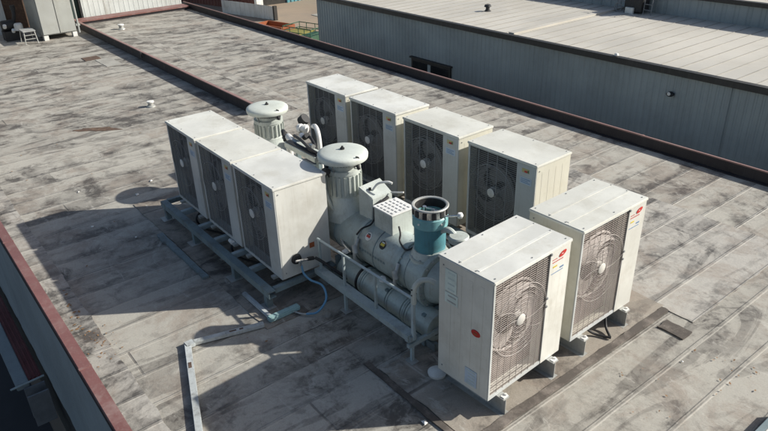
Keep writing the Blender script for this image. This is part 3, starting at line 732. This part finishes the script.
# second lower vessel behind, saddles, skid
revolve_x([(-3.4,0),(-3.4,.13),(-1.8,.13),(-1.8,0)], .38, .2, 28).build('rear_vessel', 'shell', ch)
for x in (-3.35,-2.45,-1.88): MB().box(x,-.27,.012-.08,x+.05,.55,.31).build('saddle', 'frame', ch, .003)
MB().box(-3.5,-.25,-.067,-1.7,-.20,.02).build('skid_beam', 'frame', ch, .003); MB().box(-3.5,.52,-.067,-1.7,.57,.09).build('skid_beam', 'frame', ch, .003)
for x in (-3.42, -2.72, -2.2):
    MB().ring((x, SY, SZ), SR+.001, .005, 'X', 48, 6).build('weld_seam', 'frame', ch)
repeat('base_bolt', MB().cyl((0,0,0), (0,0,.02), .011, 6), 'galv', ch, [Matrix.Translation((tx+.19*math.cos(2*PI*i/10), ty+.19*math.sin(2*PI*i/10), .755)) for i in range(10)])
MB().lathe([(.152,.748),(.205,.748),(.208,.756),(.205,.764),(.17,.764)], (tx,ty,0), 'Z', 40).build('base_flange', 'shell2', ch)
for P_ in ([(-3.0,-.20,.70),(-2.95,-.16,.78),(-2.93,-.06,.80),(-2.93,.0,.86)], [(-2.55,.02,.90),(-2.48,-.02,.86),(-2.44,-.06,.80),(-2.3,-.10,.78),(-2.26,-.02,.80)]):
    MB().tube(smooth_path(P_,6), .010, 8).build('control_cable', 'black', ch)
# small valves hanging along the shell
def small_valve(x, y, z, s=1., m='white'):
    k = MB(); k.lathe([(0,-.045*s),(.026*s,-.04*s),(.03*s,-.01*s),(.022*s,.0),(.03*s,.012*s),(.028*s,.04*s),(0,.045*s)], (0,0,0), 'Z', 14)
    k.xf(Matrix.Translation((x,y,z)) @ Matrix.Rotation(1.1,4,'Y') @ Matrix.Rotation(.5,4,'X'))
    o = k.build('small_valve', m, ch)
    MB().cyl((x+.03*s,y-.03,z+.02),(x+.07*s,y-.07,z+.05),.011*s,8).build('valve_stem', 'chrome', o)
    MB().lathe([(0,-.006),(.03*s,-.005),(.03*s,.005),(0,.006)], (x+.07*s,y-.07,z+.055), 'Z', 14).build('hand_wheel', m, o)
small_valve(-3.13,-.26,.46,1.0); small_valve(-2.50,-.25,.40,1.15); small_valve(-2.42,-.2,.36,.8,'galv')
MB().tube(smooth_path([(-3.30,-.2,.52),(-3.2,-.24,.50),(-3.06,-.25,.47)],4), .016, 8).build('sensor_pipe', 'chrome', ch)
MB().lathe([(0,-.02),(.018,-.012),(.02,.01),(0,.022)], (-2.70,-.28,.42), 'Z', 12).build('sensor_head', 'white', ch)
for x in (-2.98, -2.30):
    k = MB(); k.tube(smooth_path([(x,-.20,.66),(x+.02,-.25,.58),(x+.02,-.27,.46),(x,-.20,.36),(x-.02,-.14,.30)],5), .020, 10); k.cyl((x+.0,-.255,.60),(x+.04,-.27,.52),.032,12); k.build('drain_elbow', 'galv', ch)
for x0,x1,y,z in ((-3.3,-1.8,-.09,.20),(-3.5,-2.0,.12,.12),(-3.2,-2.1,-.02,.10)):
    MB().tube([(x0,y,z),(x1,y,z)], .03, 8).build('skid_pipe', 'black', ch)

# rear chiller, mostly behind the left row
ca = thing('water_chiller', 'rear grey-green chiller behind the left condenser row, showing only its domed cover', 'chiller', (0,0,0))
exhaust(ca, -6.02, .46, 1.22, .297, .68)
revolve_x([(-6.5,0),(-6.5,.2),(-6.42,.25),(-4.55,.25),(-4.45,.2),(-4.45,0)], .42, .46, 36).build('shell', 'shell', ca)
for x in (-6.3,-5.5,-4.8): MB().box(x,.12,.013,x+.05,.72,.3).build('saddle', 'frame', ca, .003)
MB().box(-6.6,.10,.013,-4.4,.15,.09).build('skid_beam', 'frame', ca)
revolve_x([(-4.9,.251),(-4.9,.28),(-4.85,.28),(-4.85,.251)], .42, .46, 36).build('flange', 'shell', ca)
# pipework between the two domes
pw = thing('pipe_cluster', 'tangle of black and white valves and a pale tray between the two domed covers', 'pipework', (0,0,0))
k = MB(); k.box(-4.62,-.10,1.22,-3.93,.07,1.29)
k.build('wiring_tray', 'shell2', pw, .004)
k = MB(); k.box(-4.60,-.085,1.29,-3.95,-.02,1.305); k.tube(smooth_path([(-4.7,.1,1.30),(-4.4,.02,1.34),(-4.1,-.04,1.33),(-3.8,-.02,1.30),(-3.65,-.05,1.30)],5),.018,8); k.build('cable', 'black', pw)
k = MB(); k.tube(smooth_path([(-5.05,.22,.7),(-5.03,.2,1.05),(-4.95,.15,1.2),(-4.75,.07,1.24),(-4.6,.02,1.26)],6), .045, 12); k.build('white_pipe', 'white', pw)
k = MB(); k.lathe([(0,-.07),(.055,-.065),(.06,-.02),(.04,-.015),(.04,.015),(.06,.02),(.055,.065),(0,.07)],(0,0,0),'X',16); k.xf(Matrix.Translation((-4.85,.32,1.30)) @ Matrix.Rotation(.5,4,'Z')); k.build('white_valve', 'white', pw)
k = MB(); k.cyl((-5.02,.40,1.20),(-4.95,.38,1.34),.05,14); k.cyl((-4.98,.39,1.34),(-4.92,.42,1.40),.07,14); k.tube(smooth_path([(-5.2,.3,1.1),(-5.15,.2,1.2),(-5.0,.12,1.26),(-4.9,.08,1.18)],5),.03,8); k.build('black_valve', 'black', pw)
k = MB(); k.tube(smooth_path([(-4.75,.42,1.33),(-4.6,.36,1.38),(-4.45,.30,1.33),(-4.4,.28,1.1),(-4.4,.28,.7)],5),.03,10); k.build('white_pipe', 'white', pw)
k = MB(); k.tube(smooth_path([(-4.75,.22,1.25),(-4.5,.18,1.33),(-4.3,.12,1.33),(-4.1,.06,1.25)],5),.02,8); k.cyl((-4.55,.16,1.30),(-4.45,.14,1.36),.035,12); k.build('black_valve', 'black', pw)
k = MB(); k.cyl((-4.68,.18,1.28),(-4.58,.14,1.33),.032,12); k.cyl((-4.25,.05,1.31),(-4.15,.03,1.33),.028,12); k.cyl((-3.9,.0,1.30),(-3.82,-.02,1.31),.03,12); k.build('steel_union', 'chrome', pw)
k = MB(); k.box(-4.95,-.30,.013,-4.9,-.25,.8); k.box(-4.5,-.02,.013,-4.45,.03,1.22); k.box(-4.03,-.02,.013,-3.98,.03,1.22); k.build('tray_post', 'frame', pw)

# guard rail along the chiller
gr = thing('guard_rail', 'blue-grey steel guard rail and channel beam in front of the chiller', 'railing', (0,0,0))
zr = .715
MB().tube([(-3.20,-.60,zr-.01),(-1.60,-.60,zr+.03)], .014, 10).build('top_rail', 'rail', gr)
for x, zt in ((-3.17,zr),(-2.72,zr+.0),(-2.18,zr+.01)): MB().box(x-.013,-.612,.30,x+.013,-.588,zt).build('post', 'rail', gr, .002)
MB().box(-1.63,-.615,.28,-1.59,-.585,.80).build('post', 'rail', gr, .003)
m = MB(); m.box(-3.22,-.66,.325,-1.62,-.555,.337); m.box(-3.22,-.66,.275,-1.62,-.648,.325); m.build('channel_beam', 'rail', gr, .002)
k = MB(); k.box(-1.68,-.665,.25,-1.60,-.545,.345); k.build('beam_end', 'rail', gr, .02)
m = MB(); m.box(-1.64,-.66,.20,-1.60,.60,.245); m.build('cross_beam', 'rail', gr, .002)
for x in (-2.72,-1.63):
    MB().box(x-.016,-.615,.02,x+.016,-.585,.23).build('leg', 'rail', gr, .002)
    MB().box(x-.05,-.65,.012,x+.06,-.56,.022).build('foot_plate', 'galv', gr, .002)
k = MB(); k.tube(smooth_path([(-1.60,-.60,.70),(-1.60,-.60,.84),(-1.585,-.58,.91),(-1.55,-.54,.955),(-1.50,-.49,.955),(-1.47,-.46,.93)],6), .026, 10); k.build('arched_bracket', 'shell2', gr)
k = MB(); k.cyl((-1.60,-.63,.80),(-1.60,-.57,.80),.008,8); k.cyl((-1.60,-.63,.86),(-1.60,-.57,.86),.008,8); k.build('bracket_bolt', 'black', gr)

# hoses, pipes and conduit on the roof
tag(MB().tube(smooth_path([(-3.215,-.82,.45),(-3.18,-.82,.36),(-3.10,-.79,.30),(-2.96,-.73,.27),(-2.86,-.76,.16),(-2.86,-.88,.05),(-2.93,-.98,.03)], 8), .012, 10).build('blue_hose', 'hose'),
    'blue drain hose curling down from the side of the nearest left-row condenser', 'hose')
tag(MB().tube(smooth_path([(-3.20,-.65,.485),(-3.13,-.60,.44),(-3.02,-.50,.33),(-2.9,-.34,.16),(-2.7,-.22,.05)], 7), .017, 10).build('black_hose', 'black'),
    'black hose sagging from the side valve of the nearest left-row condenser towards the chiller', 'hose')
tag(MB().tube(smooth_path([(-2.93,-.98,.03),(-2.98,-1.02,.028),(-3.08,-1.06,.026),(-3.18,-1.10,.026)], 5), .010, 8).build('grey_hose', 'galv'), 'thin pale hose end on the roof joining the blue hose to the aqua pipe', 'hose')
tag(MB().box(-3.74,-1.33,.012,-3.138,-1.275,.05).build('grey_pipe_run', 'conduit', None, .01), 'pale grey flat pipe run beside the near foot of the left frame', 'pipe')
ap = MB(); ap.box(-3.135,-1.35,.012,-3.055,-.97,.07)
tag(ap.build('aqua_pipe_run', 'aqua', None, .012), 'short aqua-green pipe run lying on the roof by the near foot of the left frame', 'pipe')
cd = MB()
def bar(mb, p, q, w_, z0, z1):
    a = Vector(p); b = Vector(q); d = (b-a).normalized(); n = Vector((-d.y, d.x))*w_/2
    c = [a-n, b-n, b+n, a+n]
    mb.add([(v_.x, v_.y, z0) for v_ in c]+[(v_.x, v_.y, z1) for v_ in c], [(0,3,2,1),(4,5,6,7),(0,1,5,4),(1,2,6,5),(2,3,7,6),(3,0,4,7)])
ct = thing('cable_conduit', 'pale grey flat conduit with a sharp elbow crossing the shaded roof', 'conduit', (0,0,0))
m = MB(); bar(m, (-3.07,-1.42), (-3.27,-2.13), .065, .012, .05); m.build('conduit_run', 'conduit', ct, .004)
m = MB(); bar(m, (-3.30,-2.175), (-1.55,-2.80), .065, .012, .05); m.build('conduit_run', 'conduit', ct, .004)
m = MB(); m.box(-3.312,-2.212,.011,-3.225,-2.118,.056); m.build('elbow', 'conduit', ct, .006)
m = MB(); bar(m, (-2.98,-2.29), (-2.90,-2.32), .03, .05, .053); bar(m, (-3.15,-1.70), (-3.17,-1.77), .02, .05, .053); bar(m, (-3.13,-1.63), (-3.14,-1.67), .02, .05, .053); m.build('chipped_spot', 'rust', ct, smooth=False)
for i, P in enumerate(([(-.95,.98,.19),(-.80,.99,.10),(-.72,1.05,.035),(-.58,1.12,.035)], [(-.90,1.30,.18),(-.78,1.27,.16),(-.70,1.20,.06),(-.60,1.13,.032)])):
    tag(MB().tube(smooth_path(P,6), .013, 8).build('black_cable', 'black'), ['black cable curving out low from under the rear front condenser', 'black cable dropping steeply behind the other under the rear front condenser'][i], 'cable')
tag(MB().lathe([(0,0),(.085,.004),(.09,.03),(.05,.05),(0,.055)][::1], (-1.33,-.55,.013), 'Z', 20).build('bucket_lid', 'white'), 'white plastic lid on the roof at the rear left corner of the nearest condenser', 'lid')

# ------------------------------------------------------------------ small things on the roof
def stub(x, y, s, label):
    t = thing('vent_stub', label, 'vent', (x, y, 0), group='small vents on the open roof')
    MB().lathe([(s*1.7,0.001),(s*1.6,.02),(s,.04),(s,s*1.9),(0,s*1.9)], (0,0,0), 'Z', 16).build('pipe', 'galv', t)
    MB().lathe([(s*1.25,s*1.7),(s*1.35,s*1.8),(s*1.3,s*2.2),(0,s*2.4)], (0,0,0), 'Z', 16).build('cowl', 'white', t)
stub(-11.25, .55, .055, 'small grey-white vent on the near roof left of the domed exhausts')
stub(-19.6, 2.86, .07, 'small grey-white vent on the far roof near the white ribbed wall')
t = thing('roof_hatch', 'low hatch with a dark blue-grey edge and white top at the lower right frame edge', 'hatch', (0,0,0))
MB().box(.93,-.6,.001,.98,1.30,.10).build('hatch_edge', 'frame', t, .003); MB().box(.981,-.6,.001,2.6,1.30,.09).build('hatch_lid', 'white', t, .005)  # dark blue-grey bar along one side of the white lid

# grey cabinet
t = thing('equipment_cabinet', 'tall grey two-door cabinet on short legs at the far left roof corner', 'cabinet', (0,0,0))
MB().box(-21.1,.57,.14,-19.62,1.54,1.95).build('cabinet_body', 'cab', t, .01)
MB().box(-19.618,.585,.17,-19.59,1.045,1.92).build('door', 'cab', t, .004); MB().box(-19.618,1.065,.17,-19.59,1.525,1.92).build('door', 'cab', t, .004)
for x in (-20.5,-19.75):
    for y in (.58, 1.40): MB().box(x,y,.001,x+.16,y+.13,.14).build('foot', 'white', t, .004)
k = MB(); k.tube([(-19.6,1.60,.1),(-19.6,1.60,1.6)],.03,8); k.box(-19.68,1.54,.30,-19.58,1.66,.36); k.build('side_pipe', 'cab', t)
# step stool and dark gear
t = thing('step_stool', 'small silver step stool beside the grey cabinet', 'stool', (0,0,0))
m = MB().box(-19.95,.02,.36,-19.40,.36,.385); m.build('tread', 'galv', t, .004)
for x, y in ((-19.93,.05),(-19.45,.05),(-19.45,.33),(-19.93,.33)): MB().tube([(x,y,.37),(x+(.04 if x>-19.6 else -.04),y+(.03 if y>.2 else -.03),.012)],.014,8).build('leg', 'galv', t)
k = MB(); k.tube([(-19.44,.04,.15),(-19.44,.34,.15)],.012,6); k.tube([(-19.44,.04,.26),(-19.44,.34,.26)],.012,6); k.build('rung', 'galv', t)
t = thing('pump_motor', 'black pump with white fittings beside the step stool at the far left', 'pump', (0,0,0))
MB().lathe([(0,-.22),(.14,-.2),(.16,-.15),(.16,.15),(.12,.2),(0,.22)], (-20.55,-.10,.42), 'Y', 20).build('motor', 'black', t)
k = MB(); k.box(-20.75,-.3,.001,-20.35,.15,.28); k.build('base', 'black', t, .01)
k = MB(); k.tube(smooth_path([(-20.5,.05,.5),(-20.45,.1,.72),(-20.5,.12,.88)],5),.05,10); k.cyl((-20.5,.12,.85),(-20.5,.12,.98),.07,12); k.build('riser', 'black', t)
k = MB(); k.lathe([(0,.0),(.12,.0),(.12,.16),(.09,.2),(0,.2)],(-20.25,.10,.30),'Z',16); k.cyl((-20.35,-.25,.4),(-20.3,-.25,.48),.05,10); k.cyl((-20.33,-.05,.26),(-20.28,-.05,.33),.05,10); k.build('fitting', 'white', t)

# ------------------------------------------------------------------ buildings at the far roof end
t = thing('white_shed', 'white ribbed wall building beyond the far kerb of the roof', 'building', (0,0,-3.5))
m = MB(); ribbed(m, (-22.6,2.55), (-22.6,6.15), 0, 6.2, .17, -.035); m.build('wall', 'whitewall', t, smooth=False)
MB().box(-30,2.55,0,-22.64,6.15,6.2).build('wall', 'whitewall', t, smooth=False)
t = thing('green_shed', 'dark green narrow building between the grey cabinet and the white ribbed wall', 'building', (0,0,-3.5))
MB().box(-30,1.70,0,-22.4,2.45,6.2).build('wall', 'dkgreen', t, smooth=False); MB().box(-22.42,2.46,0,-22.3,2.53,6.2).build('corner_post', 'black', t, smooth=False)
t = thing('rooftop_room', 'white ribbed rooftop wall with a brown door recess behind the black pump', 'building', (0,0,0))
m = MB(); ribbed(m, (-21.6,-4.0), (-21.6,.05), 0, 2.4, .2, -.035); m.build('wall', 'whitewall', t, smooth=False)
MB().box(-21.85,.06,0,-21.7,1.65,2.4).build('door_recess', 'rust', t, smooth=False)
MB().box(-24,-4.0,0,-21.86,1.65,2.4).build('wall', 'whitewall', t, smooth=False)

# ------------------------------------------------------------------ grey building across the gap
gb = thing('grey_warehouse', 'long slate-grey ribbed warehouse with a pale metal roof across the gap', 'building', (0,0,-3.5))
GY, GX0, GX1, GZ = 8.0, -16.2, 9.0, 4.20
m = MB(); ribbed(m, (GX1, GY), (GX0, GY), 0, GZ, .135, -.010); 
m.xf(Matrix.Identity(4)); m.build('wall', 'slate', gb, smooth=False)
MB().box(GX0,GY+.04,0,GX0+.1,30,GZ-.02).build('wall', 'slate', gb, smooth=False)
MB().box(GX0-.03,GY-.09,GZ-.02,GX1,GY+.06,GZ+.10).build('gutter', 'gutter', gb, .01)
MB().box(GX0-.05,GY+.062,GZ-.02,GX1,30,GZ+.085).build('roof', 'metalroof', gb, smooth=False)
r = MB()
strip('shade_strip', 'added dark strip deepening the shade along the foot of the right parapet', *strip_later[:2], strip_later[2], strip_later[3], .001, .012, 'curb_shade')  # added strip, its dark colour stands in for the parapet's shadow
x = GX0+.3
while x < GX1: r.box(x, GY+.07, GZ+.086, x+.022, 12.44, GZ+.094); x += .36
r.build('roof_rib', 'ribgrey', gb, smooth=False)
MB().box(-8.22,GY+.07,GZ+.087,-8.06,12.44,GZ+.125).build('roof_lap', 'metalroof', gb, smooth=False)
wn = MB(); wn.box(-11.56,GY-.05,2.55,-10.02,GY+.02,3.15); wo = wn.build('window', 'gutter', gb, .004)
for x0, x1 in ((-11.50,-10.90),(-10.74,-10.08)): MB().box(x0,GY-.056,2.6,x1,GY-.052,3.08).build('pane', 'glass', wo, smooth=False)
MB().box(-10.88,GY-.062,2.6,-10.77,GY-.052,3.08).build('frame', 'rail', wo, smooth=False)
MB().box(-11.6,GY-.09,3.15,-9.98,GY+.02,3.19).build('hood', 'gutter', wo, .003)
lp = thing('wall_lamp', 'small black bulkhead lamp with a white lens on the grey ribbed wall', 'lamp', (-4.01,GY-.03,.31))
MB().lathe([(0,-.08),(.035,-.08),(.062,-.055),(.066,0),(0,0)], (0,0,0), 'Y', 20).xf(Matrix.Diagonal((1.1,1,.7,1))).build('lamp_body', 'black', lp)
MB().lathe([(0,-.092),(.028,-.09),(.036,-.08)], (0,0,.016), 'Y', 16).build('lens', 'white', lp)
# joint seams of the wall
MB().box(-2.93,GY-.024,.3,-2.91,GY-.019,GZ-.03).build('panel_joint', 'slate', gb, smooth=False)
# upper storey
up = thing('upper_storey', 'low grey ribbed upper wall with a black edge on the warehouse roof', 'building', (0,0,.785))
m = MB(); ribbed(m, (GX1,12.5), (-15.5,12.5), 0, .45, .3, -.02); m.build('wall', 'slate', up, smooth=False)
MB().box(-15.5,12.40,.45,GX1,12.56,.55).build('gutter', 'gutter', up, .008)
MB().box(-15.5,12.57,.0,GX1,29,.53).build('roof', 'metalroof', up, smooth=False)
# black equipment by the upper wall
eq = thing('rooftop_condenser', 'black condenser with a chrome frame in front of the upper grey wall', 'condenser', (0,0,.785))
MB().box(-7.80,12.0,.05,-7.30,12.35,.62).build('body', 'black', eq, .01)
MB().box(-7.72,11.93,.0,-7.50,12.0,.15).build('switch_box', 'white', eq, .004)
for x in (-7.99,-7.22):
    k = MB()
    for dx in (0, .22): k.tube([(x+dx-.05,12.05,0),(x+dx-.05,12.10,.60)],.012,6)
    for zz in (.12,.26,.40,.54): k.tube([(x-.05,12.06,zz),(x+.17,12.06,zz)],.010,6)
    k.build('ladder_frame', 'greyink', eq)
k = MB(); k.ring((-7.95,11.97,.12),.10,.014,'Y',20,6); k.build('hose_loop', 'greyink', eq)
t = thing('roof_vent', 'tiny black turbine vent on the pale metal roof', 'vent', (-10.45,9.72,.785))
MB().lathe([(.10,0),(.06,.03),(.05,.10),(0,.10)],(0,0,0),'Z',12).build('pipe','black',t); MB().lathe([(.03,.09),(.10,.12),(.08,.17),(0,.19)],(0,0,0),'Z',12).build('cowl','black',t)
tag(MB().lathe([(.03,.0),(.05,.02),(.03,.06),(0,.07)],(-5.3,8.0,.795),'Z',10).build('gutter_cap','white'),'tiny white cap on the black gutter of the warehouse','cap')

# ------------------------------------------------------------------ yard between the buildings
ZG = -3.5
def sheet_wall(name, label, p0, p1, h, mat, pitch, depth=-.06, cat='fence'):
    t = thing(name, label, cat, (0,0,ZG)); m = MB(); ribbed(m, p1, p0, 0, h, pitch, depth); m.build('panel', mat, t, smooth=False)
    return t
bb = thing('brown_building', 'brown ribbed building with a white corner post in the yard', 'building', (0,0,ZG))
p0, p1 = (-44.5,14.6), (-36.4,16.6)
m = MB(); ribbed(m, p1, p0, 0, 4.2, .3, -.07); m.build('wall', 'brown', bb, smooth=False)
MB().box(-36.4,16.45,0,-36.1,16.9,4.2).build('corner_post', 'white', bb, smooth=False)
tb = thing('teal_building', 'teal ribbed building with a dark doorway beyond the yard', 'building', (0,0,ZG))
m = MB(); ribbed(m, (-38.6,27.5), (-37.8,19.6), 0, 3.5, .3, .05); m.build('wall', 'teal', tb, smooth=False)
MB().add([(-38.1,17.0,0),(-37.85,19.5,0),(-37.85,19.5,3.5),(-38.1,17.0,3.5),(-41,17.0,0),(-41,19.5,0),(-41,19.5,3.5),(-41,17.0,3.5)], [(0,1,2,3),(4,5,6,7),(0,1,5,4),(3,2,6,7),(0,3,7,4),(1,2,6,5)]).build('doorway', 'gutter', tb, smooth=False)
fw = sheet_wall('yard_fence', 'low white ribbed fence with a dark end post in the yard', (-37.8,14.9), (-33.3,16.0), .78, 'whitewall', .42)
MB().box(-33.3,15.95,0,-33.12,16.15,.82).build('end_post', 'gutter', fw, smooth=False)
t = thing('orange_container', 'orange open container in the yard beside the right parapet', 'container', (-29.5,13.95,ZG), .25)
m = MB(); m.box(-1.1,-.5,0,.9,-.44,.62); m.box(-1.1,.44,0,.9,.5,.62); m.box(-1.1,-.44,0,-1.04,.44,.62); m.box(.84,-.44,0,.9,.44,.62); m.box(-1.04,-.44,0,.84,.44,.3)
m.build('body', 'orange', t, smooth=False)
t = thing('crate_cage', 'green and yellow wire crate in the yard beside the orange container', 'crate', (-27.2,14.3,ZG), .25)
MB().box(-1.0,-.55,0,.1,.6,.5).build('bin', 'lime', t, .01); MB().box(.13,-.55,0,.9,.6,.45).build('bin', 'green', t, .01)
k = MB()
for z in (.55,.8):
    k.tube([(-1.0,-.6,z),(.92,-.6,z)],.022,6); k.tube([(-1.0,.64,z),(.92,.64,z)],.022,6); k.tube([(-1,-.6,z),(-1,.64,z)],.022,6); k.tube([(.92,-.6,z),(.92,.64,z)],.022,6)
for x in (-1.0,-.5,.1,.5,.92): k.tube([(x,-.6,0),(x,-.6,.8)],.02,6); k.tube([(x,.64,0),(x,.64,.8)],.02,6)
k.build('wire_cage', 'green', t)
t = thing('floor_slab', 'pale worn concrete slab in the yard near the grey warehouse', 'slab', (0,0,ZG))
MB().box(-33,18.4,.0,-27.5,21.5,.03).build('slab', 'sealant', t, smooth=False)

# red awning below the left wall
t = thing('red_awning', 'dark red ribbed awning with a grey gutter under the slate wall at the left', 'awning', (0,0,-2.25))
m = MB(); m.box(-21.0, -3.40, -.035, -7.0, -3.22, 0.0)
for yy in (-3.38, -3.32, -3.26): m.box(-21.0, yy, 0, -7.0, yy+.018, .02)
m.build('awning_sheet', 'redroof', t, smooth=False)
MB().box(-21,-3.58,-.09,-6.96,-3.405,.012).build('awning_gutter', 'slate', t, .01)
k = MB(); k.tube([(-6.90,-3.66,.03),(-6.90,-3.2,.05)],.016,8); k.build('end_bar', 'rail', t)
for x in (-6.92,-6.70): MB().box(x,-3.50,-.6,x+.03,-3.22,-.05).build('bracket', 'greyink', t, smooth=False)

# ------------------------------------------------------------------ camera, light, world
P = dict(f=664.046, yaw=-.909, pitch=-.481, roll=-.030, c=(2.222,-3.895,4.254))
y, p, r = P['yaw'], P['pitch'], P['roll']
fwd = Vector((math.sin(y)*math.cos(p), math.cos(y)*math.cos(p), math.sin(p)))
right = fwd.cross(Vector((0,0,1))).normalized(); upv = right.cross(fwd)
r2 = right*math.cos(r)+upv*math.sin(r); u2 = upv*math.cos(r)-right*math.sin(r)
mt = Matrix.Identity(4)
for i in range(3): mt[i][0] = r2[i]; mt[i][1] = u2[i]; mt[i][2] = -fwd[i]; mt[i][3] = P['c'][i]
cam = bpy.data.objects.new('Camera', bpy.data.cameras.new('Camera')); COL.objects.link(cam)
cam.matrix_world = mt; cam.data.sensor_width = 36; cam.data.lens = P['f']/768*36; cam.data.clip_end = 3000; cam.data.clip_start = .05
S.camera = cam
sv = Vector((.93,1.36,1.0)).normalized()
el = math.asin(sv.z); az = math.atan2(sv.x, sv.y)
sl = bpy.data.lights.new('Sun', 'SUN'); sl.energy = 4.4; sl.angle = math.radians(.55); sl.color = (1, .965, .88)
so = bpy.data.objects.new('Sun', sl); COL.objects.link(so); so.rotation_euler = sv.to_track_quat('Z', 'Y').to_euler(); so.location = (5, 8, 9)
w = bpy.data.worlds.new('World'); S.world = w; w.use_nodes = True
nt = w.node_tree; bg = nt.nodes['Background']; sk = nt.nodes.new('ShaderNodeTexSky')
sk.sky_type = 'NISHITA'; sk.sun_disc = False; sk.sun_elevation = el; sk.sun_rotation = az; sk.ozone_density = .7; sk.dust_density = 2.0
nt.links.new(sk.outputs[0], bg.inputs[0]); bg.inputs[1].default_value = .076
S.view_settings.view_transform = 'Standard'; S.view_settings.look = 'None'; S.view_settings.gamma = 1; S.view_settings.use_curve_mapping = False
S.view_settings.exposure = .58
S.render.engine = 'CYCLES'
